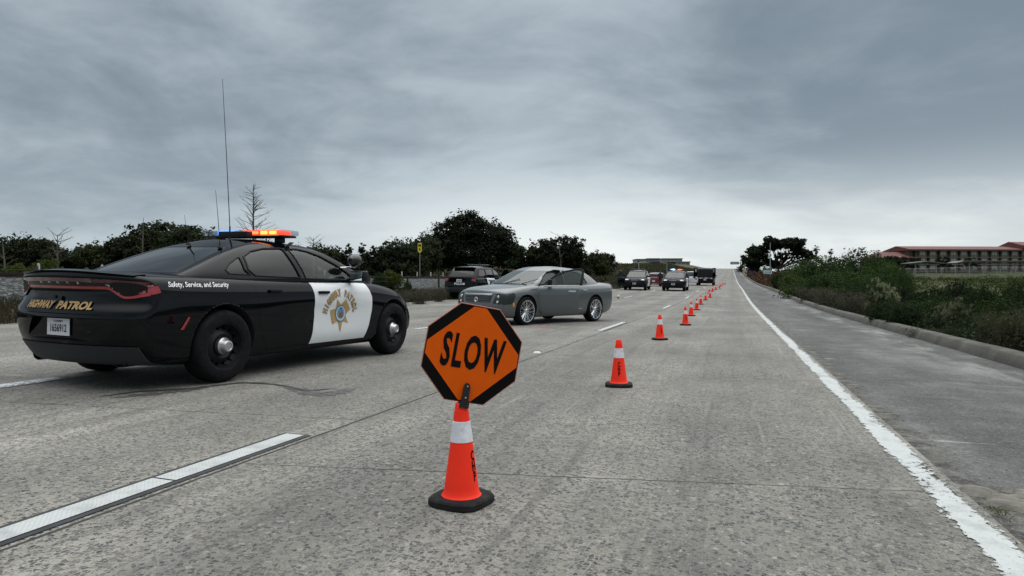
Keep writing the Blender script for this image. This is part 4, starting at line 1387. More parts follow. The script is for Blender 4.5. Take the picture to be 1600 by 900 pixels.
def land_mat():
    m, t, b = mat_new('roadside_ground')
    P = t.node('ShaderNodeTexCoord').outputs['Object']
    sp = t.node('ShaderNodeSeparateXYZ', ins={0: P})
    n = t.noise(P, .22, 8, .65); n2 = t.noise(P, 1.9, 6, .7)
    dry = t.ramp(n2, [(.32, (.040, .034, .022)), (.5, (.085, .072, .046)), (.68, (.145, .125, .085))])
    grn = t.ramp(n2, [(.32, (.014, .022, .007)), (.5, (.034, .050, .013)), (.7, (.066, .078, .020))])
    side = t.smooth(sp.outputs[0], 8, 22)
    f = t.math('MULTIPLY', side, t.smooth(n, .34, .50))
    f = t.math('ADD', f, t.math('MULTIPLY', t.math('SUBTRACT', 1.0, side), t.math('MULTIPLY', t.smooth(n, .5, .66), .45)))
    t.set(b.inputs['Base Color'], t.mix(f, dry, grn))
    b.inputs['Roughness'].default_value = .95
    b.inputs['Specular IOR Level'].default_value = .15
    t.set(b.inputs['Normal'], t.node('ShaderNodeBump', ins={'Strength': .8, 'Distance': .12, 'Height': t.noise(P, 3.5, 7, .7)}))
    return m

def paint_mat(name, col=(.70, .72, .71), wear=.36, thr=.5, edge=.0, x0=0., half=.075, rib=False):
    """road paint worn through to the slab under it"""
    m, t, b = mat_new(name)
    out = [n for n in t.n if n.type == 'OUTPUT_MATERIAL'][0]
    P = t.node('ShaderNodeTexCoord').outputs['Object']
    sp = t.node('ShaderNodeSeparateXYZ', ins={0: P})
    c = t.ramp(t.noise(P, 5, 7, .7), [(.30, tuple(q * .62 for q in col)), (.52, col), (1, col)])
    c = t.mix(t.math('MULTIPLY', t.smooth(t.noise(P, 90, 3, .7), .58, .66), .55), c, (.2, .2, .19))
    if rib:
        w = t.node('ShaderNodeTexWave', wave_type='BANDS', bands_direction='DIAGONAL', ins={'Vector': P}); w.inputs['Scale'].default_value = 26; w.inputs['Distortion'].default_value = 2.5; w.inputs['Detail Scale'].default_value = 4
        c = t.mix(t.math('MULTIPLY', t.smooth(w.outputs['Fac'], .5, .8), .28), c, (.30, .31, .31))
    t.set(b.inputs['Base Color'], c); b.inputs['Roughness'].default_value = .6
    if wear:
        chips = t.noise(t.vscale(P, (1, .7, 1)), 26, 5, .78)
        big = t.noise(t.vscale(P, (1, .35, 1)), 3.2, 4, .6)
        v = t.math('ADD', t.math('MULTIPLY', chips, .6), t.math('MULTIPLY', big, .4))
        ex = t.math('SUBTRACT', t.math('ABSOLUTE', t.math('SUBTRACT', sp.outputs[0], x0)), half)     # <0 inside
        v = t.math('ADD', v, t.math('MULTIPLY', t.smooth(ex, -.05, .045), edge))
        mask = t.smooth(v, thr + .015, thr - .015)
        mask = t.math('MAXIMUM', 0., mask)
        tr = t.node('ShaderNodeBsdfTransparent')
        mx = t.node('ShaderNodeMixShader', ins={0: mask, 1: tr, 2: b})
        t.set(out.inputs[0], mx)
    return m

LAND = land_mat()
land = sheet('ground', geo_axis(-900, 900, -40, 40, .8), geo_axis(-60, 2600, -6, 120, 1.1, 1.05), ground_h, LAND)

ys_road = geo_axis(-40, 700, -4, 130, .75, 1.06)
CONC = concrete_mat()
road = sheet('road', [-14.0, -13, -11, -9, -7, -5, -3.4, -2.7, -1.5, 0, 1.08], ys_road, gz, CONC)
shoulder = sheet('shoulder', [1.082, 1.4, 2, 2.6, 3.2, 3.72], ys_road, gz, asphalt_mat(), -.010)

# asphalt kerb along the shoulder
KERB = mat('kerb_concrete', (.072, .068, .058), rough=.9, var=.35, vscale=2.2, bump=.8, bscale=30)
prof = [(3.50, -.05), (3.52, .03), (3.575, .135), (3.60, .150), (3.64, .155), (3.80, .150), (3.84, .12), (3.90, -.5)]
ysk = [y for y in ys_road if y < 230]
vs = [(x + .010 * wnoise(y, x, .9), y, gz(3.6, y) + h + (.008 * wnoise(y, x, 1.1) if h > 0 else 0)) for y in ysk for x, h in prof]
n = len(prof)
MB().add(vs, [(j * n + i, j * n + i + 1, (j + 1) * n + i + 1, (j + 1) * n + i) for j in range(len(ysk) - 1) for i in range(n - 1)]).build('kerb', KERB, smooth=40)['kind'] = 'structure'

def strip(name, x0, x1, y0, y1, m, dz, step=.6):
    k = max(1, int((y1 - y0) / step)); ys = [lerp(y0, y1, i / k) for i in range(k + 1)]
    return sheet(name, [x0, (x0 + x1) / 2, x1], ys, gz, m, dz)

EDGE = paint_mat('edge_paint', (.45, .475, .465), wear=1, thr=.585, edge=.24, x0=.972, half=.078)
strip('edge_line', .86, 1.078, -2, 500, EDGE, .005, 2)
TAPE = paint_mat('tape_white', (.46, .48, .475), wear=0, rib=True)
TAPEB = mat('tape_black_border', (.028, .030, .034), rough=.75, var=.3, vscale=8)
WORN = paint_mat('worn_paint', (.62, .64, .64), wear=1, thr=.51, edge=.20, x0=-6.42, half=.12)
def dash(xc, y0, y1, near=False, m=None):
    if near:
        strip('lane_stripe_border', xc - .105, xc + .105, y0 - .02, y1 + .03, TAPEB, .005)
        if y0 < 2 < y1:
            strip('lane_stripe', xc - .068, xc + .068, y0, 2.725, TAPE, .009)
            strip('lane_stripe', xc - .068, xc + .068, 2.74, y1, TAPE, .009)
        else: strip('lane_stripe', xc - .068, xc + .068, y0, y1, TAPE, .009)
    else: strip('lane_stripe', xc - .06, xc + .06, y0, y1, m or TAPE, .006, 1.2)
for k in range(0, 26):
    y0 = .05 + 14.63 * k
    dash(-2.78, y0 - (0 if k else .2), y0 + (3.62 if k else 3.78), near=k < 3)
for k in range(0, 20):
    y0 = 13.0 + 14.63 * k
    dash(-6.40, y0, y0 + 3.6, m=None)
    dash(-10.05, y0 + 2, y0 + 5.6)
strip('lane_stripe', -6.58, -6.26, 3.2, 5.0, WORN, .006)
strip('left_edge_line', -13.5, -13.38, -2, 300, paint_mat('left_edge_paint', (.5, .47, .36), wear=1, thr=.50, edge=.2, x0=-13.44, half=.05), .006, 1.5)

# tar-sealed cracks and skid stains beside the patrol car
TAR = mat('crack_seal_tar', (.030, .029, .028), rough=.7, var=.3, vscale=9)
def ribbon_on_road(name, pts, w, m, dz=.005, seed=1):
    rnd = random.Random(seed)
    P_ = []
    for (a, b) in zip(pts, pts[1:]):
        for i in range(8): P_.append((lerp(a[0], b[0], i / 8), lerp(a[1], b[1], i / 8)))
    P_.append(pts[-1])
    mb = MB(); vs = []
    for i, (x, y) in enumerate(P_):
        q = P_[min(i + 1, len(P_) - 1)]; r_ = P_[max(i - 1, 0)]
        d = Vector((q[0] - r_[0], q[1] - r_[1], 0)).normalized(); nn = Vector((-d.y, d.x, 0))
        e = math.sin(PI * i / (len(P_) - 1)) ** .5 if 0 < i < len(P_) - 1 else .05
        wa = w * e * (.5 + .8 * rnd.random()); wb = w * e * (.5 + .8 * rnd.random())
        for s_, ww in ((1, wa), (-1, wb)):
            v = Vector((x, y, 0)) + nn * ww * s_ / 2
            vs.append((v.x, v.y, gz(v.x, v.y) + dz))
    fs = [(2 * i, 2 * i + 1, 2 * i + 3, 2 * i + 2) for i in range(len(P_) - 1)]
    mb.add(vs, fs)
    o = mb.build(name, m, None, smooth=60, fix=False); o['kind'] = 'structure'
    return o
def gp(u, v, dz=0.):
    z = 1050 * (CAM_H - .05) / (v - 446); return at(u, z)
ribbon_on_road('crack_seal', [gp(150, 621), gp(215, 612), gp(300, 606), gp(372, 597), gp(420, 596)], .07, TAR, seed=3)
ribbon_on_road('crack_seal', [gp(388, 597), gp(430, 598), gp(480, 606), gp(530, 602)], .055, TAR, seed=5)
STAIN = paint_mat('oil_stain', (.075, .072, .068), wear=1, thr=.52, edge=.0, x0=-4, half=5)
ribbon_on_road('oil_stain', [gp(440, 600), gp(500, 612), gp(555, 601)], .22, STAIN, .0035, 8)
ribbon_on_road('oil_stain', [gp(170, 622), gp(260, 612), gp(330, 603)], .22, STAIN, .0035, 9)
PINK = paint_mat('marking_pink', (.42, .16, .20), wear=1, thr=.50, edge=.0, x0=-4, half=9)
for (u, v, s_) in ((838, 509, 3), (938, 503, 4)):
    ribbon_on_road('marking_spray', [gp(u - 26, v + 1), gp(u, v + 1), gp(u + 30, v)], .22, PINK, .004, s_)

# grass, leaves and silt heaped along the broken joint beside the edge line
DIRT = mat('gutter_dirt', (.15, .14, .12), rough=.95, var=.4, vscale=9, bump=1., bscale=60)
rnd = random.Random(4)
m = MB()
for (y0, y1, x0) in ((2.15, 2.75, 1.30), (2.95, 3.2, 1.26), (3.6, 3.9, 1.22)):
    for k in range(26):
        y = rnd.uniform(y0, y1); x = x0 + rnd.uniform(-.1, .16); r_ = rnd.uniform(.03, .09)
        m.lathe([(r_, -.012), (r_ * .7, .004), (.001, .010)], 9, c=(x, y, gz(x, y) + .004))
m.build('gutter_silt', DIRT)['kind'] = 'stuff'

# ---- railway bank on the left
def ballast_mat():
    m, t, b = mat_new('ballast_stone')
    P = t.node('ShaderNodeTexCoord').outputs['Object']
    v = t.node('ShaderNodeTexVoronoi', ins={'Vector': P}); v.inputs['Scale'].default_value = 11
    cc = t.node('ShaderNodeSeparateColor', ins={0: v.outputs['Color']})
    c = t.ramp(cc.outputs[0], [(0, (.035, .040, .043)), (.5, (.078, .086, .087)), (.8, (.13, .14, .138)), (1, (.23, .24, .235))])
    c = t.mix(1., c, t.ramp(t.noise(P, .6, 4, .6), [(.3, .7), (.7, 1.1)]), 'MULTIPLY')
    c = t.mix(t.smooth(v.outputs['Distance'], .42, .75), c, (.02, .022, .022))
    t.set(b.inputs['Base Color'], c); b.inputs['Roughness'].default_value = .9; b.inputs['Specular IOR Level'].default_value = .2
    t.set(b.inputs['Normal'], t.node('ShaderNodeBump', ins={'Strength': 1., 'Distance': .05, 'Height': t.math('SUBTRACT', 1.0, v.outputs['Distance'])}))
    return m
def bank_x(y, x): return x - .32 * max(0, y - 62)
prof = [(-16.7, -1.6), (-17.1, -.72), (-18.0, -.42), (-19.3, -.03), (-19.8, 0), (-24.5, 0), (-25.5, -.3), (-28.5, -1.6)]
ysb = [-20 + 1.2 * i for i in range(90)]
n = len(prof)
vs = []
for y in ysb:
    for x, h in prof:
        hh = rail_top(y) + h - .14
        vs.append((bank_x(y, x) + .10 * wnoise(y, x, 1.7), y, hh + .05 * wnoise(y * 1.3, x, 2.3)))
bank = MB().add(vs, [(j * n + i, (j + 1) * n + i, (j + 1) * n + i + 1, j * n + i + 1) for j in range(len(ysb) - 1) for i in range(n - 1)]).build('railway_bank', ballast_mat(), smooth=180)
bank['kind'] = 'structure'
RAILM = mat('rusty_rail', (.022, .015, .011), rough=.6, metal=.3, var=.3, vscale=6)
tr = empty('railway_track', (-21, 0, rail_top(0)), label='pair of dark rusty rails running along the top of the stone bank', cat='railway track')
def along(x, h): return [(bank_x(y, x) + 21, y, rail_top(y) - rail_top(0) + h) for y in ysb]
for x in (-20.3, -21.75):
    pts = along(x, 0); vs = []
    for p in pts:
        for dx, dz in ((-.07, -.12), (.07, -.12), (.02, -.08), (.037, -.02), (.037, .03), (-.037, .03), (-.037, -.02), (-.02, -.08)):
            vs.append((p[0] + dx, p[1], p[2] + dz))
    MB().add(vs, [(j * 8 + i, j * 8 + (i + 1) % 8, (j + 1) * 8 + (i + 1) % 8, (j + 1) * 8 + i) for j in range(len(pts) - 1) for i in range(8)]).build('rail', RAILM, tr)
SLEEP = mat('sleeper_wood', (.03, .024, .019), rough=.95, var=.3, vscale=5)
sm = MB()
for i in range(150):
    y = -18 + .62 * i
    sm.box((bank_x(y, -21.0) + 21, y, rail_top(y) - rail_top(0) - .13), (2.5, .22, .10))
o = sm.build('sleepers', SLEEP, tr); o['kind'] = 'stuff'

POSTM = mat('pale_post_paint', (.33, .33, .31), rough=.8, var=.3, vscale=8)
post0 = None
for i in range(38):
    y = 15.5 + 2.6 * i
    if y > 92: break
    x = bank_x(y, -24.2)
    if post0 is None:
        mb = MB(); mb.lathe([(.05, -.2), (.048, .52), (.035, .56), (.001, .57)], 10)
        post0 = mb.build('marker_post', POSTM); o = post0
        o['label'] = 'short pale post in the row beyond the railway track'; o['category'] = 'post'; o['group'] = 'short pale posts beyond the railway track'
    else:
        o = post0.copy(); COL.objects.link(o)
    o.location = (x, y, rail_top(y) - .14)
    o.rotation_euler = (R(random.uniform(-5, 5)), R(random.uniform(-4, 4)), 0)

# yellow marker on a steel post beside the rails
ym = empty('mile_marker', (*at(656, 50), 0), label='yellow milepost plate with black figures on a thin pole beside the railway', cat='sign')
ym.location.z = rail_top(ym.location.y) - .45
ym.rotation_euler = (0, 0, YAW + .02)
MB().tube([(0, 0, 0), (0, 0, 2.9)], .028, 8).build('pole', mat('galvanised_pole', (.26, .26, .25), .55, .5), ym)
MB().prism([(-.15, 2.36), (-.05, 2.24), (.05, 2.24), (.15, 2.36), (.15, 2.98), (-.15, 2.98)], 'Y', -.045, -.030).build('sign_plate', mat('sign_yellow', (.62, .50, .03), .45), ym)
for ch, z in (('M', 2.78), ('6', 2.50)):
    t_ = text_mesh(ch, .26, .010); place2d(t_, lambda x, y: (x, -.0475, z + y)); obj_from_mesh('lettering', t_, DECAL_BLACK, ym, smooth=0)

# wire fence in front of the bank
WOOD = mat('old_fence_wood', (.045, .036, .028), rough=.95, var=.35, vscale=7)
fence = empty('wire_fence', (-15.9, 0, 0), label='wire fence with old dark wooden posts along the foot of the bank', cat='fence')
fy = [4 + 3.9 * i for i in range(14)]
for y in fy:
    zb = ground_h(-15.9, y)
    MB().tube([(0, y, zb - .2), (random.uniform(-.03, .03), y + random.uniform(-.05, .05), zb + 1.02)], [.065, .055], 8).build('post', WOOD, fence)
for h in (.25, .5, .75, .95):
    pts = [(0, lerp(fy[0], fy[-1], i / 52), ground_h(-15.9, lerp(fy[0], fy[-1], i / 52)) + h - .03 * math.sin(PI * ((i % 4) / 4))) for i in range(53)]
    MB().tube(pts, .004, 4).build('wire', BLACK_STEEL, fence)

# ------------------------------------------------------------------ plants
def leaf_mat(name, c1, c2, c3=None, scale=.9, rough=.75, trans=.25):
    m, t, b = mat_new(name)
    out = [n for n in t.n if n.type == 'OUTPUT_MATERIAL'][0]
    tc = t.node('ShaderNodeTexCoord').outputs['Object']
    oi = t.node('ShaderNodeObjectInfo')
    n = t.noise(tc, scale, 3, .6); n2 = t.noise(tc, scale * 14, 2, .5)
    f = t.math('ADD', t.math('MULTIPLY', n, .55), t.math('MULTIPLY', n2, .45))
    stops = [(.36, c1), (.60, c2)] + ([(.74, c3)] if c3 else [])
    c = t.ramp(f, stops)
    c = t.mix(1., c, t.ramp(oi.outputs['Random'], [(0, .62), (1, 1.3)]), 'MULTIPLY')
    t.set(b.inputs['Base Color'], c); b.inputs['Roughness'].default_value = rough
    b.inputs['Specular IOR Level'].default_value = .18
    if trans:
        tl = t.node('ShaderNodeBsdfTranslucent', ins={0: c})
        mx = t.node('ShaderNodeMixShader', ins={0: trans, 1: b, 2: tl}); t.set(out.inputs[0], mx)
    return m
BARK = mat('bark', (.035, .028, .022), rough=.95, var=.35, vscale=6)
GREYTWIG = mat('grey_twig', (.082, .075, .054), rough=.95, var=.35, vscale=5)
L_DARK = leaf_mat('leaf_dark', (.011, .017, .008), (.028, .039, .014), (.052, .060, .020), .35)
L_OLIVE = leaf_mat('leaf_olive', (.018, .025, .009), (.044, .055, .017), (.075, .080, .024), .4)
L_GREEN = leaf_mat('leaf_green', (.010, .024, .006), (.040, .076, .014), (.10, .14, .026), .9)
L_BRIGHT = leaf_mat('leaf_yellow_green', (.030, .048, .008), (.075, .098, .016), (.12, .13, .025), 1.)
L_SHRUB = leaf_mat('leaf_shrub', (.010, .020, .007), (.026, .046, .013), (.052, .075, .022), 1.4)
L_DRY = leaf_mat('leaf_dry', (.022, .020, .011), (.058, .054, .028), (.105, .097, .056), 1.5)
L_FLOWER = leaf_mat('seed_heads', (.12, .13, .07), (.25, .26, .16), (.38, .38, .26), 3.)
L_RUST = leaf_mat('leaf_rust', (.035, .016, .010), (.085, .045, .024), (.12, .085, .04), 1.5)

JIT = [.14]
CLIP = [3.]
def leaves_into(mb, lobes, n, size, rnd, up=.25, shell=.55, aspect=1.5):
    """n leaf faces scattered through ellipsoid lobes (x,y,z,rx,ry,rz)"""
    wts = [l[3] * l[4] * l[5] for l in lobes]; tot = sum(wts)
    cum = []; a = 0
    for w in wts: a += w / tot; cum.append(a)
    # clumps first, leaves round the clumps
    nc = max(6, n // 26)
    clumps = []
    for _ in range(nc):
        r_ = rnd.random(); k = 0
        while k < len(cum) - 1 and cum[k] < r_: k += 1
        l = lobes[k]
        while True:
            d = Vector((rnd.gauss(0, 1), rnd.gauss(0, 1), rnd.gauss(0, 1)))
            if d.length > .01: break
        d.normalize()
        rr = shell + (1 - shell) * rnd.random() ** .7
        rr *= 1 + JIT[0] * max(-1.6, min(1.6, rnd.gauss(0, 1)))
        p = Vector((l[0] + d.x * l[3] * rr, l[1] + d.y * l[4] * rr, l[2] + d.z * l[5] * rr))
        clumps.append((p, d, min(l[3], l[4], l[5]) * rnd.uniform(.16, .34)))
    vs = []; fs = []
    for i in range(n):
        p, d, cr = clumps[rnd.randrange(nc)]
        cg = lambda: max(-CLIP[0], min(CLIP[0], rnd.gauss(0, 1)))
        q = p + Vector((cg(), cg(), cg() * .8)) * cr * .6
        nn = (d * .7 + Vector((rnd.gauss(0, .6), rnd.gauss(0, .6), rnd.gauss(0, .6) + up))).normalized()
        u = nn.orthogonal().normalized(); u = Matrix.Rotation(rnd.uniform(0, 6.28), 3, nn) @ u
        w = nn.cross(u); s_ = size * rnd.uniform(.6, 1.3); a_ = s_ * aspect
        k = len(vs)
        vs += [q - u * a_ * .5, q + w * s_ * .42 + nn * s_ * .12, q + u * a_ * .5, q - w * s_ * .42 + nn * s_ * .12]
        fs.append((k, k + 1, k + 2, k + 3))
    mb.add(vs, fs)

def limbs_into(mb, base, tips, r0, rnd, fork=.45, wig=.12):
    base = Vector(base)
    for tp in tips:
        tp = Vector(tp)
        mid = base.lerp(tp, fork) + Vector((rnd.gauss(0, wig), rnd.gauss(0, wig), rnd.uniform(0, wig)))
        q3 = base.lerp(tp, .75) + Vector((rnd.gauss(0, wig), rnd.gauss(0, wig), rnd.uniform(-wig, wig)))
        mb.tube([base, mid, q3, tp], [r0, r0 * .6, r0 * .35, r0 * .10], 6)

def tree_proto(name, lobes, n, size, seed, lm, trunk_r=.16, base=(0, 0, 0), trunk_h=None, twig=False, up=.25, shell=.5, cat='tree', part='crown'):
    rnd = random.Random(seed)
    root = empty(name)
    t = MB()
    th = trunk_h if trunk_h is not None else min(l[2] for l in lobes) * .8
    top = Vector((base[0] + rnd.uniform(-.15, .15), base[1], th))
    t.tube([(base[0], base[1], -.3), (base[0] + .03, base[1], th * .5), top], [trunk_r * 1.25, trunk_r, trunk_r * .8], 10)
    limbs_into(t, top, [(l[0], l[1], l[2] + l[5] * .3) for l in lobes], trunk_r * .6, rnd, wig=trunk_r * 1.2)
    t.build('trunk' if cat == 'tree' else 'stem', BARK, root)
    mb = MB(); leaves_into(mb, lobes, n, size, rnd, up, shell)
    me = mb.mesh('crown'); obj_from_mesh(part, me, lm, root, smooth=0)
    root['category'] = cat
    return root

def rnd_lobes(seed, n, w, h, z0, flat=.75):
    r_ = random.Random(seed); L = []
    for i in range(n):
        a = r_.uniform(0, 6.28); d = w * .5 * r_.uniform(.15, .72)
        z = z0 + (h - z0) * r_.uniform(.30, .80)
        k = r_.uniform(.24, .40)
        L.append((math.cos(a) * d, math.sin(a) * d, z, w * k * .75, w * k * .75, (h - z0) * k * flat))
    L.append((0, 0, z0 + (h - z0) * .72, w * .25, w * .25, (h - z0) * .26))
    return L

first_used = set()
def place(proto, X, Y, sc, rz, label, group, zoff=0., scz=None, h=None):
    if proto.name in first_used: o = copy_tree(proto)
    else: o = proto; first_used.add(proto.name)
    o.location = (X, Y, (ground_h(X, Y) if h is None else h) + zoff)
    o.rotation_euler = (0, 0, rz)
    o.scale = (sc, sc, scz or sc)
    o['label'] = label
    if group: o['group'] = group
    return o

# tree kinds; each about 5 m tall before scaling
T_A = tree_proto('broadleaf_tree', rnd_lobes(11, 8, 5.2, 5.0, .9), 7500, .20, 1, L_DARK)
T_B = tree_proto('broadleaf_tree', rnd_lobes(12, 7, 4.2, 5.0, .6), 7000, .19, 2, L_OLIVE)
T_C = tree_proto('slender_tree', [(0, 0, 1.4, 1.3, 1.3, 1.1), (.2, .1, 2.6, 1.1, 1.1, 1.1), (-.1, 0, 3.7, .75, .75, .9), (0, 0, 4.5, .38, .38, .6)], 5000, .17, 3, L_DARK, trunk_r=.12, trunk_h=1.)
T_D = tree_proto('broadleaf_tree', rnd_lobes(17, 10, 6.2, 4.6, .4, .9), 8500, .20, 4, L_DARK)

def side(u, z): return at(u, z)
row = [(-12, 60, 372, 'D'), (22, 60, 377, 'A'), (48, 62, 370, 'B'), (70, 60, 374, 'A'), (98, 58, 392, 'D'), (124, 61, 380, 'C'), (146, 58, 378, 'B'), (168, 60, 384, 'A'),
       (196, 58, 372, 'A'), (220, 60, 364, 'D'), (243, 58, 356, 'B'), (262, 60, 348, 'A'), (284, 57, 356, 'A'), (306, 60, 366, 'D'), (345, 62, 374, 'B'), (380, 58, 378, 'A'), (420, 60, 380, 'D'),
       (462, 62, 384, 'B'), (486, 63, 388, 'A'), (508, 60, 386, 'D'), (528, 63, 385, 'C'), (545, 60, 381, 'C'), (566, 64, 380, 'C'), (583, 62, 384, 'C'), (602, 64, 386, 'B'), (620, 62, 384, 'A'),
       (640, 64, 378, 'D'), (652, 68, 374, 'C'), (668, 70, 368, 'B'), (690, 82, 366, 'D'), (818, 78, 386, 'A'), (834, 80, 379, 'C'), (846, 78, 388, 'B'), (862, 80, 372, 'C'), (874, 78, 370, 'A'), (896, 80, 374, 'C'),
       (914, 88, 394, 'C'), (930, 90, 392, 'B'), (941, 92, 396, 'A')]
prot = dict(A=T_A, B=T_B, C=T_C, D=T_D)
hts = dict(A=4.9, B=4.9, C=5.0, D=4.5)
ordn = ['first', 'second', 'third', 'fourth', 'fifth', 'sixth', 'seventh', 'eighth', 'ninth', 'tenth', 'eleventh', 'twelfth', 'thirteenth', 'fourteenth', 'fifteenth', 'sixteenth', 'seventeenth', 'eighteenth', 'nineteenth', 'twentieth']
rr = random.Random(5)
lw = dict(A='rounded dark tree', B='loose olive tree', C='narrow pointed dark tree', D='broad low dark tree')
for i, (u, z, top, k) in enumerate(row):
    X, Y = at(u, z)
    g = ground_h(X, Y)
    h = CAM_H + (446 - top) * z / 1050 - g
    s = h / hts[k]
    where = ('left of the patrol car' if u < 150 else 'behind the patrol car' if u < 450 else 'left of the milepost' if u < 655 else 'beside the domed tree' if u < 850 else 'above the grey sedan')
    idx = sum(1 for q in row[:i] if (q[0] < 150) == (u < 150) and (q[0] < 450) == (u < 450) and (q[0] < 655) == (u < 655) and (q[0] < 850) == (u < 850))
    place(prot[k], X, Y, s * 1.04, rr.uniform(0, 6.28), '%s, %s from left of those %s' % (lw[k], ordn[idx], where), 'dark trees in a row beyond the railway', h=g, scz=s)

# the big dome of foliage left of centre
lob = [(-3.2, 0, 4.0, 2.4, 2.4, 2.2), (-3.6, .5, 6.2, 1.7, 1.7, 1.5), (-1.2, 0, 6.6, 2.6, 2.4, 2.4), (-.4, 0, 8.1, 1.6, 1.6, 1.1), (1.6, .2, 5.6, 2.6, 2.4, 2.2), (3.2, 0, 4.2, 2.3, 2.2, 2.2), (4.4, 0, 2.6, 1.7, 1.6, 1.9),
       (0, 0, 3.0, 4.2, 2.6, 2.6), (-4.4, 0, 2.2, 1.7, 1.6, 1.8), (2.6, .2, 6.6, 1.1, 1.1, 1.0), (-2.4, 0, 7.6, 1.2, 1.2, 1.0)]
big = tree_proto('broadleaf_tree', lob, 30000, .26, 21, L_DARK, trunk_r=.35, trunk_h=1.4)
X, Y = at(742, 80)
place(big, X, Y, .95, YAW, 'tall dome-shaped dark tree standing above the rest behind the police SUV', None, scz=.80)
big['category'] = 'tree'

# the spreading tree by the road signs on the right, light showing through under its crown
lob = []
r_ = random.Random(31)
for i in range(19):
    a = lerp(-1, 1, i / 18)
    lob.append((a * 7.2 + r_.uniform(-.4, .4), r_.uniform(-2.5, 2.5), 4.9 + 3.2 * math.sqrt(max(0, 1 - a * a)) - r_.uniform(0, 1.3) - (1.2 if a < -.5 else 0), 1.9, 1.8, 1.25))
for x, z_, w_ in ((-7.2, 3.2, 1.6), (-5.6, 4.0, 1.9), (-3.6, 4.6, 1.6), (-6.2, 1.8, 1.6), (-4.5, 2.4, 1.8), (6.6, 4.6, 1.1), (-2.6, 3.0, 1.5), (3.2, 5.0, 1.3), (.6, 4.2, 1.5), (2.4, 3.4, 1.4), (4.6, 3.4, 1.5), (6.0, 3.0, 1.5), (-1.2, 2.4, 1.5)): lob.append((x, 0, z_, w_, w_, w_ * .7))
umb = tree_proto('spreading_tree', lob, 26000, .34, 33, L_DARK, trunk_r=.32, trunk_h=1.2, shell=.2)
X, Y = at(1216, 172)
g = ground_h(X, Y)
place(umb, X, Y, 1.06, YAW, 'wide umbrella-shaped dark tree behind the road signs, sky showing under its crown', None, h=CAM_H + 10.5 * .172 / .172 * 0 + (446 - 373) * 172 / 1050 + CAM_H * 0 - 8.5 * 1.06)
t2 = tree_proto('roadside_tree', rnd_lobes(41, 6, 4.2, 4.2, .2), 3000, .2, 42, L_DARK)
X, Y = at(1178, 190); place(t2, X, Y, 1.25, .4, 'small dark tree right behind the blue road sign', None)
X, Y = at(1159, 260); place(t2, X, Y, 1.0, 2., 'little dark tree near the crest, right of the green sign', None)

# bare dead trees
def bare_tree(name, h, seed, label, u, z, top, n=34, spread=.22, lean=0., m=GREYTWIG, cone=True, sc=1.):
    rnd = random.Random(seed)
    X, Y = at(u, z); g = ground_h(X, Y)
    H = CAM_H + (446 - top) * z / 1050 - g
    root = empty(name, (X, Y, g), label=label, cat='tree')
    t = MB(); t.tube([(0, 0, -.2), (lean * .3, 0, H * .4), (lean * .7, 0, H * .75), (lean, 0, H)], [.10 * sc, .07 * sc, .045 * sc, .012], 8)
    t.build('trunk', m, root)
    b = MB()
    for i in range(n):
        f = rnd.uniform(.42, .97); z0 = H * f; x0 = lean * f
        L = (H * spread * (1.15 - f) * 1.9 if cone else H * spread) * rnd.uniform(.6, 1.2)
        a = rnd.uniform(0, 6.28)
        d = Vector((math.cos(a), math.sin(a) * .6, rnd.uniform(.1, .8))).normalized()
        p0 = Vector((x0, 0, z0)); p1 = p0 + d * L * .5 + Vector((0, 0, .03)); p2 = p0 + d * L + Vector((rnd.gauss(0, .05), 0, rnd.uniform(-.1, .12)))
        b.tube([p0, p1, p2], [.022 * sc, .014 * sc, .007], 5)
        for _ in range(3):
            q = p0.lerp(p2, rnd.uniform(.4, .95)); e = q + Vector((rnd.gauss(0, .2), rnd.gauss(0, .1), rnd.uniform(0, .3))) * L * .5
            b.tube([q, e], [.010, .005], 4)
    b.build('branches', m, root)
    return root
bare_tree('bare_tree', 5, 51, 'tall leafless conical tree rising behind the patrol car lights', 396, 50, 287, n=60, spread=.20, sc=1.1)
bare_tree('bare_tree', 4, 52, 'pale leafless spreading tree left of the patrol car', 90, 48, 366, n=18, spread=.34, cone=False)
bare_tree('bare_tree', 4, 53, 'thin leafless snag poking above the trees behind the patrol car boot', 222, 55, 340, n=5, spread=.10, cone=False, lean=.15)
bare_tree('bare_tree', 4, 54, 'leafless twiggy tree above the patrol car windscreen', 490, 55, 371, n=16, spread=.26, cone=False)
bare_tree('bare_tree', 4, 55, 'leafless crooked snag at the left edge', 10, 48, 374, n=6, spread=.24, cone=False, lean=-.4)
bare_tree('bare_tree', 4, 56, 'pale dead snag sticking out of the trees above the grey sedan', 878, 76, 364, n=8, spread=.22, cone=False, lean=-.5)

# shrubs
JIT[0] = .05; CLIP[0] = 1.25
S_G = tree_proto('green_shrub', rnd_lobes(61, 17, 7.0, 4.6, -.5, .95), 30000, .115, 62, L_GREEN, trunk_r=.07, trunk_h=.3, cat='shrub', part='foliage')
S_Y = tree_proto('yellow_green_shrub', rnd_lobes(63, 14, 2.9, 1.85, -.2, .95), 12000, .075, 64, L_BRIGHT, trunk_r=.06, trunk_h=.3, cat='shrub', part='foliage')
S_D = tree_proto('dark_shrub', rnd_lobes(65, 15, 2.9, 1.85, -.2, .95), 16000, .06, 66, L_SHRUB, trunk_r=.06, trunk_h=.2, cat='shrub', part='foliage')

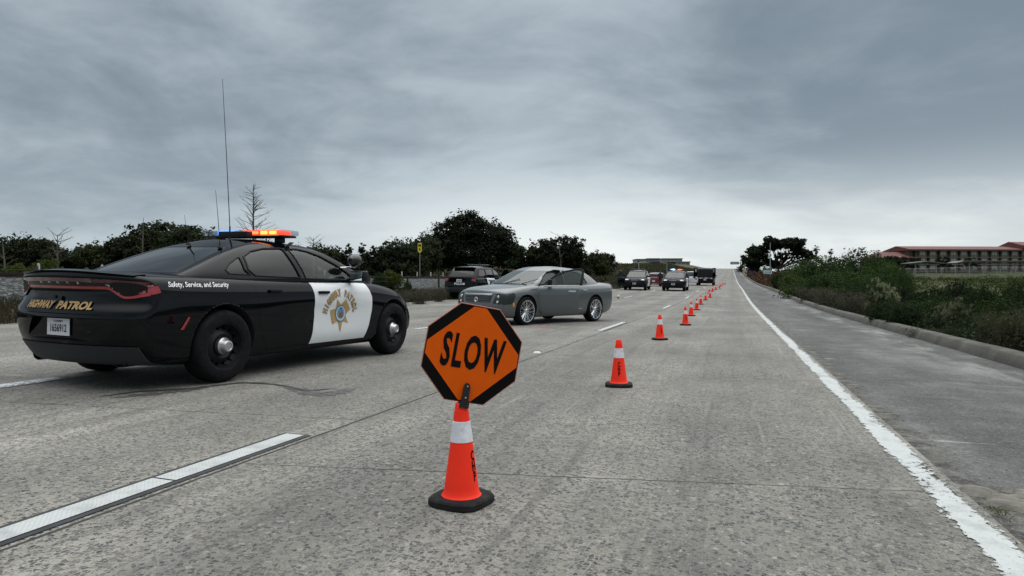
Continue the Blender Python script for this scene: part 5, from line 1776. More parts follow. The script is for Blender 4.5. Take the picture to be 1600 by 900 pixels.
def twig_shrub(name, w, h, n, seed, m, r0=.010, leaf=None, nl=0, ls=.03, arch=.5):
    """many arching bare stems from one stool"""
    rnd = random.Random(seed); root = empty(name); root['category'] = 'shrub'
    b = MB(); tips = []
    for i in range(n):
        a = rnd.uniform(0, 6.28); L = rnd.uniform(.55, 1.); o_ = Vector((rnd.gauss(0, w * .10), rnd.gauss(0, w * .10), -.1))
        d = Vector((math.cos(a), math.sin(a), 0)); R_ = w * .5 * L * rnd.uniform(.3, 1.)
        pts = [o_, o_ + d * R_ * .35 + Vector((0, 0, h * L * .55)), o_ + d * R_ * .75 + Vector((rnd.gauss(0, .06), rnd.gauss(0, .06), h * L * .92)), o_ + d * R_ * (1 + arch * .2) + Vector((rnd.gauss(0, .08), rnd.gauss(0, .08), h * L * (1 - .25 * arch)))]
        b.tube(pts, [r0, r0 * .8, r0 * .55, r0 * .25], 5)
        for _ in range(5):
            k = rnd.uniform(.8, 2.9); j = int(k); q = pts[j].lerp(pts[min(j + 1, 3)], k - j)
            e = q + Vector((rnd.gauss(0, .5), rnd.gauss(0, .5), rnd.uniform(-.1, .9))) * h * .16
            b.tube([q, q.lerp(e, .5) + Vector((0, 0, .01)), e], [r0 * .45, r0 * .35, r0 * .15], 4); tips.append((q, e))
        tips.append((pts[2], pts[3])); tips.append((pts[1], pts[2]))
    b.build('stems', m, root)
    if leaf:
        mb = MB(); vs = []; fs = []
        for i in range(nl):
            q, e = tips[rnd.randrange(len(tips))]; p = q.lerp(e, rnd.uniform(.2, 1.1)) + Vector((rnd.gauss(0, 1), rnd.gauss(0, 1), rnd.gauss(0, 1))) * ls * 1.1
            nn = Vector((rnd.gauss(0, 1), rnd.gauss(0, 1), rnd.gauss(0, 1) + .4)).normalized(); u = nn.orthogonal().normalized(); u = Matrix.Rotation(rnd.uniform(0, 6.28), 3, nn) @ u; w_ = nn.cross(u)
            s_ = ls * rnd.uniform(.6, 1.3); k = len(vs)
            vs += [p - u * s_, p + w_ * s_ * .5, p + u * s_, p - w_ * s_ * .5]; fs.append((k, k + 1, k + 2, k + 3))
        mb.add(vs, fs); obj_from_mesh('foliage', mb.mesh('f'), leaf, root, smooth=0)
    return root
S_T = twig_shrub('dry_shrub', 2.4, 1.25, 150, 71, GREYTWIG, .009, L_DRY, 2600, .026)
S_W = twig_shrub('willow_shrub', 2.2, 1.9, 90, 72, mat('brown_stem', (.06, .045, .03), .9), .010, leaf_mat('leaf_willow', (.035, .045, .018), (.085, .098, .042), (.17, .17, .09), 3.), 4200, .034)

# coyote bush: dark leaves capped with pale seed heads
def flower_shrub(w, h, seed):
    rnd = random.Random(seed); root = empty('flowering_shrub'); root['category'] = 'shrub'
    lobes = rnd_lobes(seed, 9, w, h, -.1, .95)
    mb = MB(); leaves_into(mb, lobes, 9000, .045, rnd, .3, .45); obj_from_mesh('foliage', mb.mesh('f'), L_SHRUB, root, smooth=0)
    mb = MB(); vs = []; fs = []
    for l in lobes:
        for _ in range(20):
            a = rnd.uniform(0, 6.28); e = rnd.uniform(.05, 1.45)
            c = Vector((l[0] + math.cos(a) * math.cos(e) * l[3] * 1.04, l[1] + math.sin(a) * math.cos(e) * l[4] * 1.04, l[2] + math.sin(e) * l[5] * 1.06))
            for _ in range(24):
                p = c + Vector((rnd.gauss(0, 1), rnd.gauss(0, 1), rnd.gauss(0, .8))) * .045
                nn = Vector((rnd.gauss(0, 1), rnd.gauss(0, 1), rnd.gauss(0, 1))).normalized(); u = nn.orthogonal().normalized(); w_ = nn.cross(u); s_ = rnd.uniform(.010, .020); k = len(vs)
                vs += [p - u * s_, p + w_ * s_, p + u * s_, p - w_ * s_]; fs.append((k, k + 1, k + 2, k + 3))
    mb.add(vs, fs); obj_from_mesh('seed_heads', mb.mesh('f'), L_FLOWER, root, smooth=0)
    b = MB(); limbs_into(b, (0, 0, -.2), [(l[0], l[1], l[2]) for l in lobes], .03, rnd, wig=.08); b.build('stem', GREYTWIG, root)
    return root
S_F = flower_shrub(1.9, 1.35, 81)

PSIZE = {}
def shrub(proto, u, z, top, wpx, label, group='shrubs on the bank right of the shoulder', ref_w=3.0, ref_h=2.1, mn=.0):
    X, Y = at(u, z); g = ground_h(X, Y)
    H = max(.35, CAM_H + (446 - top) * z / 1050 - g); W = wpx * z / 1050
    if proto.name not in PSIZE:
        vs_ = [v.co for c in ALLOBJ(proto) if c.name.split('.')[0] in ('foliage', 'seed_heads', 'stems') for v in c.data.vertices]
        zz_ = sorted(v.z for v in vs_); rr_ = sorted(abs(v.x) for v in vs_)
        PSIZE[proto.name] = (2 * rr_[-1] * .97, zz_[-1] * .96)
    ref_w, ref_h = PSIZE[proto.name]
    return place(proto, X, Y, W / ref_w, rr.uniform(0, 6.28), label, group, h=g, scz=H / ref_h)
SG = dict(ref_w=3.0, ref_h=2.15)
rights = [
 (S_G, 1325, 52, 391, 150, 'highest rounded green shrub, peaking left of the red-roofed motel', 3.0, 2.15),
 (S_G, 1275, 60, 402, 110, 'broad green shrub below the tall palm', 3.0, 2.15),
 (S_G, 1372, 48, 402, 96, 'green shrub at the foot of the low motel wing', 3.0, 2.15),
 (S_G, 1256, 70, 407, 78, 'green shrub right beside the white and green road sign', 3.0, 2.15),
 (S_G, 1305, 42, 418, 120, 'mid-height green shrub in front of the highest shrub', 3.0, 2.15),
 (S_G, 1358, 36, 420, 100, 'dark-sided green shrub behind the arching pale-topped bush', 3.0, 2.15),
 (S_G, 1404, 36, 418, 42, 'small upright green shrub below the motel carport', 3.0, 2.15),
 (S_Y, 1250, 50, 428, 66, 'yellow-green shrub nearest the road signs', 3.0, 1.9),
 (S_Y, 1236, 60, 430, 36, 'low yellow-green shrub beside the shoulder further up', 3.0, 1.9),
 (S_D, 1224, 62, 426, 38, 'dark shrub overhanging the shoulder far up the road', 3.0, 1.9),
 (S_D, 1238, 46, 440, 36, 'low dark shrub on the kerb right of the edge line far up', 3.0, 1.9),
 (S_D, 1209, 85, 431, 24, 'farthest dark shrub under the white and green sign', 3.0, 1.9),
 (S_D, 1345, 27, 440, 90, 'dark shrub directly behind the dry grey brush', 3.0, 1.9),
 (S_D, 1400, 24, 442, 90, 'dark shrub right of the arching pale-topped bush', 3.0, 1.9),
 (S_D, 1486, 30, 437, 70, 'dark rounded shrub in front of the green field', 3.0, 1.9),
 (S_D, 1530, 27, 443, 70, 'dark shrub behind the pale flowering bush', 3.0, 1.9),
 (S_D, 1450, 24, 446, 80, 'dark shrub in the middle of the bank', 3.0, 1.9),
 (S_D, 1585, 26, 440, 90, 'dark shrub at the right edge below the field', 3.0, 1.9),
 (S_G, 1560, 19, 456, 120, 'mid-green shrub behind the tangled willow', 3.0, 1.9),
 (S_D, 1625, 14, 470, 120, 'dark shrub cut off by the right edge of the picture', 3.0, 1.9),
 (S_G, 1450, 19, 462, 100, 'mid-green shrub left of the pale flowering bush', 3.0, 1.9),
 (S_D, 1530, 14, 492, 110, 'deep dark shrub right under the pale flowering bush', 3.0, 1.9),
 (S_D, 1478, 14.5, 496, 90, 'low dark shrub touching the kerb below the flowering bush', 3.0, 1.9),
 (S_D, 1400, 18, 468, 90, 'dark green shrub with twiggy top behind the kerb', 3.0, 1.9),
 (S_T, 1262, 36, 446, 60, 'grey dry brush nearest the yellow-green shrub', 2.4, 1.2),
 (S_T, 1296, 30, 448, 80, 'grey dry brush in the middle of the kerbside thicket', 2.4, 1.2),
 (S_T, 1335, 25, 452, 90, 'grey dry brush in front of the dark shrub', 2.4, 1.2),
 (S_T, 1372, 21, 458, 80, 'grey dry brush with bent pale stems by the kerb', 2.4, 1.2),
 (S_D, 1425, 16.5, 470, 90, 'green leafy shrub low behind the kerb bend', 2.4, 1.2),
 (S_D, 1500, 13.4, 508, 110, 'low dark leafy mound spilling towards the kerb', 2.4, 1.2),
 (S_T, 1450, 13.6, 512, 90, 'little dry tuft against the kerb below the dark shrubs', 2.4, 1.2),
 (S_F, 1383, 20.5, 434, 66, 'arching bush topped with pale seed heads, farther of the two', 1.9, 1.3),
 (S_F, 1488, 15.5, 464, 68, 'round bush covered in pale seed heads, nearer of the two', 1.9, 1.3),
 (S_W, 1590, 10.6, 478, 130, 'tangled olive willow bush leaning over the kerb at right', 2.2, 1.8),
 (S_W, 1545, 12.0, 486, 60, 'thin wispy willow stems left of the tangled willow', 2.2, 1.8),
 (S_W, 1640, 9.2, 470, 120, 'willow bush at the far right border', 2.2, 1.8),
 (S_D, 1590, 12.2, 520, 120, 'dark low growth along the kerb beneath the willow', 2.4, 1.2),
]
for a in rights: shrub(a[0], a[1], a[2], a[3], a[4], a[5], ref_w=a[6], ref_h=a[7])
# far side: bushes on the stone bank and the verge
lefts = [(S_Y, 612, 34, 421, 46, 'round green bush on the stone bank above the patrol car bonnet', 3.0, 1.9), (S_D, 590, 33, 424, 36, 'smaller dark bush left of the round green one on the bank', 3.0, 1.9),
         (S_D, 640, 31, 438, 22, 'small dark bush beside the fence post', 3.0, 1.9), (S_T, 655, 29, 448, 60, 'dry brown brush in front of the fence left of the SUV', 2.4, 1.2), (S_T, 685, 32, 446, 44, 'dry brown brush touching the SUV rear', 2.4, 1.2),
         (S_Y, 62, 40, 404, 60, 'low yellow-green bush beyond the rails left of the patrol car', 3.0, 1.9), (S_Y, 20, 40, 410, 50, 'yellow-green scrub beyond the rails at the left edge', 3.0, 1.9),
         (S_T, 625, 27, 452, 50, 'dry brush by the patrol car front wheel', 2.4, 1.2), (S_T, 962, 62, 430, 40, 'dry grey scrub right of the sedan boot', 2.4, 1.2), (S_D, 975, 66, 424, 34, 'dark scrub between the sedan and the first far SUV', 3.0, 1.9)]
for a in lefts: shrub(a[0], a[1], a[2], a[3], a[4], a[5], group='scrub on the far side of the carriageway', ref_w=a[6], ref_h=a[7])

# ground cover nobody could count
def cover(name, label, pts_fn, n, size, m, seed, blades=False, hgt=.3):
    rnd = random.Random(seed); mb = MB(); vs = []; fs = []
    for _ in range(n):
        X, Y, s = pts_fn(rnd)
        g = ground_h(X, Y)
        if blades:
            for _ in range(5):
                x, y = X + rnd.gauss(0, .06), Y + rnd.gauss(0, .06); a = rnd.uniform(0, 6.28); L = hgt * s * rnd.uniform(.5, 1.3); w = .006 + .004 * s
                dx, dy = math.cos(a), math.sin(a); k = len(vs)
                vs += [(x - dy * w, y + dx * w, g - .02), (x + dy * w, y - dx * w, g - .02), (x + dx * L * .35, y + dy * L * .35, g + L)]
                fs.append((k, k + 1, k + 2))
        else:
            c = Vector((X, Y, g + s * .15))
            for _ in range(14):
                p = c + Vector((max(-.7, min(.7, rnd.gauss(0, .42))), max(-.7, min(.7, rnd.gauss(0, .42))), min(.6, abs(rnd.gauss(0, .30))))) * s
                if 0 < X < 9 and p.x < 4.0: p.x = 4.0 + rnd.random() * .3
                nn = Vector((rnd.gauss(0, 1), rnd.gauss(0, 1), rnd.gauss(0, 1) + .5)).normalized(); u = nn.orthogonal().normalized(); w_ = nn.cross(u); q = size * rnd.uniform(.6, 1.3) * (.5 + .5 * s); k = len(vs)
                vs += [p - u * q, p + w_ * q * .6, p + u * q, p - w_ * q * .6]; fs.append((k, k + 1, k + 2, k + 3))
    mb.add(vs, fs); o = obj_from_mesh(name, mb.mesh('c'), m, None, smooth=0)
    o['kind'] = 'stuff'; o['label'] = label; return o
def verge(rnd):
    return rnd.uniform(-16.9, -14.05), rnd.uniform(4, 60), rnd.uniform(.5, 1.2)
cover('dry_grass', 'dry brown grass on the verge before the stone bank', verge, 9000, .05, L_DRY, 91, blades=True, hgt=.30)
def hill_pts(rnd):
    Y = rnd.uniform(58, 330); X = -15.6 - abs(rnd.gauss(0, 1)) * 22 * (1 if Y < 200 else .9)
    return X, Y, rnd.uniform(.5, 1.3)
cover('hillside_scrub', 'grey brown scrub covering the cut slope left of the road', hill_pts, 5200, .16, L_DRY, 92)
cover('hillside_brush', 'dark green brush scattered over the cut slope', hill_pts, 3000, .16, L_OLIVE, 93)
def field_pts(rnd):
    Y = rnd.uniform(30, 125); X = 12 + rnd.random() * 60
    return X, Y, rnd.uniform(.5, 1.1)
cover('field_growth', 'low yellow-green growth over the field right of the bank', field_pts, 5200, .10, leaf_mat('leaf_field', (.020, .030, .008), (.050, .068, .014), (.095, .105, .020), .12), 94)
def bankr(rnd):
    Y = 7 + 60 * rnd.random() ** 1.4; X = 4.15 + rnd.random() * (3 + Y * .16)
    return X, Y, rnd.uniform(.4, 1.)
cover('bank_undergrowth', 'tangled dark undergrowth on the bank right of the kerb', bankr, 5200, .045, L_SHRUB, 95)
cover('bank_litter', 'dry twigs and leaf litter on the bank right of the kerb', bankr, 1800, .04, L_DRY, 96)
def weeds(rnd):
    y = rnd.choice([2.35, 2.6, 3.0, 3.05, 3.5, 2.42]) + rnd.gauss(0, .05); return 1.125 + rnd.gauss(0, .02), y, 1.
def right_grass(rnd):
    Y = 60 + rnd.random() * 140; return 4.3 + rnd.random() * 9, Y, rnd.uniform(.6, 1.2) * (1 + Y / 120)
cover('roadside_grass', 'rust brown grass at the roadside below the road signs', right_grass, 2600, .10, L_RUST, 97)
m = MB(); rnd = random.Random(98)
for _ in range(170):
    x, y, _s = weeds(rnd); a = rnd.uniform(0, 6.28); L = rnd.uniform(.012, .035); k = .003
    m.add([(x - k, y, gz(x, y)), (x + k, y, gz(x, y)), (x + math.cos(a) * L, y + math.sin(a) * L, gz(x, y) + L * .8)], [(0, 1, 2)])
o = m.build('joint_weeds', L_BRIGHT, None, fix=False); o['kind'] = 'stuff'; o['label'] = 'tiny green weeds in the joint beside the edge line'

# palms
def palm(u, z, top, label, sc=1.):
    X, Y = at(u, z); g = ground_h(X, Y); H = CAM_H + (446 - top) * z / 1050 - g
    root = empty('palm_tree', (X, Y, g), label=label, cat='palm tree', group='fan palms on the skyline')
    MB().tube([(0, 0, -.5), (.1, 0, H * .5), (0, 0, H - 1.4 * sc)], [.28, .22, .20], 8).build('trunk', BARK, root)
    rnd = random.Random(int(u)); mb = MB()
    for i in range(46):
        a = rnd.uniform(0, 6.28); e = rnd.uniform(-1.1, 1.2); L = 1.35 * sc
        d = Vector((math.cos(a) * math.cos(e), math.sin(a) * math.cos(e), math.sin(e))); c = Vector((0, 0, H - 1.35 * sc))
        p1 = c + d * L * .55; s_ = d.cross(Vector((0, 0, 1))); s_ = s_.normalized() if s_.length > .01 else Vector((1, 0, 0))
        p2 = c + d * L + Vector((0, 0, -.15))
        mb.add([c, p1 - s_ * .10, p2 - s_ * .34, p2 + d * .12, p2 + s_ * .34, p1 + s_ * .10], [(0, 1, 2, 3, 4, 5)])
    mb.build('crown', L_DARK, root, smooth=0, fix=False)
palm(1275, 250, 382, 'tall fan palm on the skyline right of the spreading tree', 1.05)
palm(1298, 270, 388, 'shorter fan palm on the skyline above the green shrubs', .9)

# loose grit along the kerb and the broken joint
rnd = random.Random(131); m = MB()
for _ in range(420):
    y = 2 + 26 * rnd.random() ** 1.5
    x = rnd.choice([3.42 - abs(rnd.gauss(0, .16)), 1.22 + abs(rnd.gauss(0, .12)), rnd.uniform(1.3, 3.4)])
    r_ = rnd.uniform(.004, .013) * (1 + y * .03); g_ = gz(x, y) - .010
    a = rnd.uniform(0, 6.28)
    vs = [(x + math.cos(a + k * 1.57) * r_ * rnd.uniform(.6, 1.2), y + math.sin(a + k * 1.57) * r_ * rnd.uniform(.6, 1.2), g_) for k in range(4)] + [(x, y, g_ + r_ * .8)]
    m.add(vs, [(0, 1, 4), (1, 2, 4), (2, 3, 4), (3, 0, 4)])
o = m.build('road_grit', mat('grit_stone', (.16, .15, .13), .9, var=.6, vscale=30), None, fix=False); o['kind'] = 'stuff'; o['label'] = 'loose grit and small stones on the shoulder'

# ================================================================== BUILDINGS
STUCCO = mat('stucco_tan', (.155, .128, .100), rough=.9, var=.12, vscale=1.)
TILE = mat('red_roof_tile', (.125, .045, .038), rough=.8, var=.25, vscale=1.5, bump=.5, bscale=6)
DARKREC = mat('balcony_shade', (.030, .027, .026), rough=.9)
PANE = mat('curtained_window', (.25, .25, .23), rough=.35)
MULL = mat('dark_window_frame', (.06, .055, .05), rough=.6)
FASCIA = mat('roof_fascia', (.10, .05, .04), rough=.7)

def motel():
    z = 215
    X, Y = at(1425, z)
    g = CAM_H + (446 - 425) * z / 1050
    root = empty('motel', (X, Y, g), YAW + R(3), 'long two-storey tan motel with red tiled roof on the right skyline', 'building')
    S = z / 1050            # metres per pixel there
    W = 42; D = 11; H = 34 * S
    wall = MB(); wall.box((W / 2, D / 2 + 1.6, (H) / 2 - 1), (W, D, H + 2)); w = wall.build('wall', STUCCO, root)
    rz = 8.2 * S
    rf = MB(); rf.prism([(-.5, H), (-.5, H + .3), (D / 2 + 1.4, H + rz), (D + 3.3, H + .3), (D + 3.3, H)], 'X', -1.0, W - 1); rf.build('roof', TILE, root)
    MB().box((W / 2 - 1, -.55, H + .12), (W, .14, .42)).build('fascia', FASCIA, root)
    fl = H / 3
    for f in range(3):
        zz = f * fl
        MB().box((W / 2, .75, zz + .06), (W, 1.7, .22)).build('balcony_slab', STUCCO, root)
        MB().box((W / 2, .0, zz + .55), (W, .07, .07)).build('handrail', MULL, root)
        for k in range(12):
            x0 = 1.6 + k * 3.42
            # a projecting tan bay with its window, and the balcony's shade painted as a dark panel beside it
            MB().box((x0 + 1.9, .8, zz + fl / 2 + .05), (2.1, 1.5, fl - .2)).build('bay', STUCCO, root)
            pn = MB().box((x0 + 1.9, .03, zz + fl * .60), (1.55, .06, fl * .45)).build('window', PANE, root)
            MB().box((x0 + 1.9, -.01, zz + fl * .60), (.06, .05, fl * .45)).build('frame', MULL, pn)
            MB().box((x0 + .2, 1.57, zz + fl / 2 + .05), (1.25, .08, fl - .3)).build('recess_shade', DARKREC, root)
    for k in range(12):
        MB().box((1.3 + k * 3.42, .02, H / 2), (.16, .16, H)).build('pillar', STUCCO, root)
    # higher end block
    X0 = W - 3.5
    MB().box((X0 + 9, D / 2 + .5, (H + 1) / 2 - 1), (16, D + 3, H + 3)).build('end_wall', STUCCO, root)
    MB().prism([(-2.8, H + .6), (-2.8, H + 1.0), (D / 2 + .6, H + 3.2), (D + 3, H + .9), (D + 3, H + .6)], 'X', X0 - 1.4, X0 + 20).build('end_roof', TILE, root)
    # lower wing on the left
    h2 = 22.5 * S
    MB().box((-5.5, D / 2, h2 / 2 - 1), (11.5, D - 2, h2 + 2)).build('wing_wall', STUCCO, root)
    mb = MB(); a, b, e = -12.2, .8, h2
    r1, r2 = -9.0, -.6
    mb.add([(a, -.6, e), (b, -.6, e), (b, D + .4, e), (a, D + .4, e), (r1 + 1.6, D / 2, e + 10 * S), (r2, D / 2, e + 10 * S)], [(0, 1, 5, 4), (1, 2, 5), (2, 3, 4, 5), (3, 0, 4), (3, 2, 1, 0)])
    mb.build('wing_roof', TILE, root, smooth=0)
    MB().lathe([(.3, 0), (.3, 1.1), (.4, 1.2), (.001, 1.3)], 10, c=(-3.6, D / 2, e + 9.5 * S)).build('roof_vent', MULL, root)
motel()
# clipped trees in front of the motel
H1 = tree_proto('clipped_tree', rnd_lobes(101, 6, 5, 3.8, .4), 2600, .2, 102, L_DARK, trunk_r=.14)
for u, z, top, s, lb in ((1392, 200, 401, 1.2, 'clipped dark tree below the low motel wing'), (1410, 198, 402, 1.1, 'clipped dark tree at the corner of the low wing'), (1428, 196, 404, 1.1, 'dark tree at the gable corner of the motel'),
                  (1476, 198, 402, 1.25, 'dark tree against the middle of the motel'), (1514, 198, 404, 1.1, 'round dark tree behind the long carport'), (1376, 190, 403, 1., 'farthest left dark tree of the motel garden')):
    X, Y = at(u, z); g = CAM_H + (446 - 424) * z / 1050; h = CAM_H + (446 - top) * z / 1050 - g
    place(H1, X, Y, h / 3.4, rr.uniform(0, 6), lb, 'garden trees before the motel', h=g, scz=h / 3.6)

GREYR = mat('carport_roof', (.11, .115, .12), rough=.7)
STEELP = mat('painted_steel_post', (.30, .30, .29), rough=.6)
def carport(u0, u1, z, yroof, label, nposts):
    X, Y = at(u0, z); X1, Y1 = at(u1, z)
    L = math.hypot(X1 - X, Y1 - Y); g = CAM_H + (446 - 425) * z / 1050; h = (425 - yroof) * z / 1050
    root = empty('carport', (X, Y, g), YAW, label, 'carport')
    MB().prism([(-.5, h - .25), (L / 2, h + .25), (L + .5, h - .25), (L + .5, h - .05), (L / 2, h + .5), (-.5, h - .05)] if nposts < 4 else [(-1.6, h - .3), (.3, h), (L, h), (L, h + .25), (.2, h + .25)], 'Y', -2.2, 2.6).build('roof', GREYR, root, smooth=0)
    for i in range(nposts):
        x = L * (i + .6) / nposts
        MB().box((x, -.8, h / 2 - .2), (.28, .28, h)).build('post', STEELP, root)
        MB().box((x, .3, h - .22), (.16, 4, .22)).build('beam', STEELP, root)
carport(1418, 1466, 185, 411, 'small peaked carport roof on posts before the motel gable', 3)
carport(1497, 1640, 183, 409, 'long flat grey carport in front of the motel', 6)

# chain-link fence round the motel ground
def chain_fence():
    z = 128
    X, Y = at(1385, z); L = (1680 - 1385) * z / 1050
    root = empty('chain_link_fence', (X, Y, 0), YAW - R(2), 'chain-link fence with pale posts across the field below the motel', 'fence')
    m, t, b = mat_new('chain_link')
    out = [n_ for n_ in t.n if n_.type == 'OUTPUT_MATERIAL'][0]
    b.inputs['Base Color'].default_value = (.24, .24, .23, 1); b.inputs['Metallic'].default_value = .4
    tr_ = t.node('ShaderNodeBsdfTransparent'); mx = t.node('ShaderNodeMixShader', ins={0: .16, 1: tr_, 2: b}); t.set(out.inputs[0], mx)
    n = 14
    hb = []
    M = Matrix.Rotation(YAW - R(2), 3, 'Z')
    for i in range(n + 1):
        p = M @ Vector((L * i / n, 0, 0)); hb.append(max(ground_h(X + p.x, Y + p.y), 1.4))
    for i in range(n + 1):
        MB().tube([(L * i / n, 0, hb[i] - .3), (L * i / n, 0, hb[i] + 1.9)], .05, 6).build('post', STEELP, root)
    MB().tube([(L * i / n, 0, hb[i] + 1.85) for i in range(n + 1)], .03, 5).build('rail', STEELP, root)
    vs = []
    for i in range(n + 1): vs += [(L * i / n, .02, hb[i]), (L * i / n, .02, hb[i] + 1.85)]
    MB().add(vs, [(2 * i, 2 * i + 2, 2 * i + 3, 2 * i + 1) for i in range(n)]).build('mesh_panel', m, root, smooth=0)
chain_fence()

# offices on the hill, far away left of the crest
GLASSY = mat('office_glass', (.10, .13, .135), rough=.2)
PALE = mat('office_pale_wall', (.33, .32, .30), rough=.8)
BROWNW = mat('office_brown_wall', (.15, .125, .10), rough=.8)
def office(u0, u1, z, ytop, ybot, floors, wallm, label, bays):
    X, Y = at(u0, z); L = (u1 - u0) * z / 1050
    g = CAM_H + (446 - ybot) * z / 1050 - 4; H = (ybot - ytop) * z / 1050 + 4
    root = empty('office_building', (X, Y, g), YAW, label, 'building')
    MB().box((L / 2, 8, H / 2), (L, 16, H)).build('wall', wallm, root)
    MB().box((L / 2, 8, H + .2), (L + 1, 17, .5)).build('roof', GREY_TRIM if wallm != PALE else STUCCO, root)
    fh = (H - 4) / floors
    for f in range(floors):
        for k in range(bays):
            w = L / bays
            MB().box((w * (k + .5), -.03, 4 + fh * (f + .52)), (w * .82, .1, fh * .55)).build('window', GLASSY, root)
    return root
office(995, 1013, 480, 405.5, 417, 2, PALE, 'pale glassy office block farthest left on the hill', 3)
office(1012, 1030, 490, 404.5, 416, 2, mat('office_green_grey', (.15, .18, .17), .5), 'green-grey office block second on the hill', 3)
office(1035, 1066, 500, 404.5, 413, 2, PALE, 'long flat-roofed office block highest on the hill', 5)
office(1024, 1060, 470, 410, 418, 1, BROWNW, 'brown low office in front of the flat-roofed block', 5)
office(1058, 1078, 465, 409.5, 420, 2, PALE, 'pale stepped office at the right end of the hill', 3)

# ================================================================== ROAD SIGNS
SIGNGREEN = mat('sign_green', (.02, .11, .075), rough=.4)
SIGNBLUE = mat('sign_blue', (.02, .075, .26), rough=.4)
SIGNWHITE = mat('sign_white', (.55, .60, .62), rough=.4)
GALV = mat('galvanised_steel', (.33, .35, .35), rough=.45, metal=.6)
def flat_text(parent, txt, size, x, z, m, y=-.06, bold=.0, sx=1.):
    t = text_mesh(txt, size, bold, sx=sx); place2d(t, lambda a, b: (x + a, y, z + b)); return obj_from_mesh('lettering', t, m, parent, smooth=0)
def gsign():
    z = 430; X, Y = at(1157, z); g = gz(4, Y) - .2
    zc = CAM_H + (446 - 411) * z / 1050
    root = empty('overhead_sign', (X, Y, g), YAW * .2, 'green overhead guide sign on a single post at the crest of the road', 'sign')
    hz = zc - g
    MB().tube([(0, 0, -1), (0, 0, hz + .9)], .22, 10).build('post', GALV, root)
    MB().box((-2.6, .15, hz), (5.4, .2, .2)).build('arm', GALV, root)
    p = MB().box((-3.6, 0, hz), (5.2, .1, 1.75), bev=.02).build('sign_panel', SIGNGREEN, root)
    MB().box((-3.6, -.055, hz + .28), (4.3, .02, .24)).build('legend', SIGNWHITE, p); MB().box((-3.6, -.055, hz - .32), (3.6, .02, .22)).build('legend', SIGNWHITE, p)
gsign()
def bluesign():
    z = 185; X, Y = at(1174.5, z); g = ground_h(X, Y); zc = CAM_H + (446 - 422.6) * z / 1050 - g
    root = empty('road_sign', (X, Y, g), YAW, 'blue roadside sign with white swoosh before the dark trees', 'sign')
    for s in (-1, 1): MB().box((s * .75, .08, zc / 2 - .4), (.12, .12, zc + .8)).build('post', WOOD, root)
    p = MB().box((0, 0, zc), (2.25, .06, 1.55), bev=.02).build('sign_panel', SIGNBLUE, root)
    MB().prism([(-1.05, zc + .62), (-.98, zc + .62), (-.62, zc + .05), (-.42, zc - .32), (-.50, zc - .32), (-.78, zc + .0)], 'Y', -.05, -.035).build('swoosh', SIGNWHITE, p)
bluesign()
def whitesign():
    z = 150; X, Y = at(1199, z); g = ground_h(X, Y); zc = CAM_H + (446 - 424) * z / 1050 - g
    root = empty('road_sign', (X, Y, g), YAW, 'green and white roadside sign beside the tall pole', 'sign')
    for s in (-1, 1): MB().box((s * .5, .08, zc / 2 - .5), (.14, .12, zc + .6)).build('post', WOOD, root)
    p = MB().box((0, 0, zc), (2.15, .06, 1.75), bev=.02).build('sign_panel', SIGNGREEN, root)
    MB().box((.05, -.04, zc - .16), (1.95, .02, .78)).build('legend_panel', SIGNWHITE, p)
    MB().box((.05, -.055, zc - .16), (1.5, .01, .12)).build('legend', SIGNGREEN, p)
    MB().lathe([(.26, -.045), (.26, -.03)], 20, 'Y', c=(0, 0, zc + .72)).build('route_shield', SIGNWHITE, p)
whitesign()
def cctv():
    z = 147; X, Y = at(1203.5, z); g = ground_h(X, Y); H = CAM_H + (446 - 379) * z / 1050 - g
    root = empty('camera_pole', (X, Y, g), YAW, 'tall thin grey pole with a camera bracket beside the spreading tree', 'pole')
    MB().tube([(0, 0, -.5), (0, 0, H)], [.11, .07], 10).build('pole', GALV, root)
    c = MB(); c.tube([(0, 0, H * .64), (-.35, 0, H * .66), (-.35, 0, H * .72)], .05, 6); c.build('bracket', GALV, root)
    MB().box((-.2, 0, H * .635), (.5, .4, .28), bev=.05).build('camera_box', SIGNWHITE, root)
    MB().box((.12, 0, H * .70), (.22, .3, .5), bev=.04).build('cabinet', GALV, root)
cctv()
def streetlamp(u, z, top, label, arm=1):
    X, Y = at(u, z); g = ground_h(X, Y); H = CAM_H + (446 - top) * z / 1050 - g
    root = empty('street_lamp', (X, Y, g), YAW, label, 'street lamp')
    MB().tube([(0, 0, 0), (0, 0, H)], [.10, .07], 8).build('pole', GALV, root)
    MB().tube([(0, 0, H - .05), (arm * 1.2, 0, H + .1)], .05, 6).build('arm', GALV, root)
    MB().box((arm * 1.3, 0, H + .08), (.7, .3, .14), bev=.04).build('lamp_head', GALV, root)
streetlamp(1341, 170, 390, 'thin street lamp above the highest green shrub')
streetlamp(1042, 170, 411, 'thin lamp pole on the hill above the lit police SUV', -1)
streetlamp(998, 150, 410, 'thin lamp pole on the hill above the first far police SUV', 1)

# ================================================================== VEHICLES IN THE DISTANCE
put(patrol, -5.817, 4.453, math.degrees(math.atan2(.0827, .9966)))
put(grey, -3.928, 19.605, 180 + math.degrees(math.atan2(.4056, .914)), 0)
s1 = build_suv('black and white police SUV seen from behind on the left shoulder, door open', open_door=55, group=None)
X, Y = at(717, 35.2); put(s1, X, Y, 4, .03)
s2 = build_suv('police SUV facing us with unlit roof bar beside the dark scrub', lights=None, open_door=50, door_side=-1, door_paint=BLACK_PAINT, group=None)
X, Y = at(1001, 63); put(s2, X, Y, 179)
s3 = build_suv('police SUV facing us with blue and orange roof lights blazing', lights='front', group=None)
X, Y = at(1060, 62); put(s3, X, Y, 181)

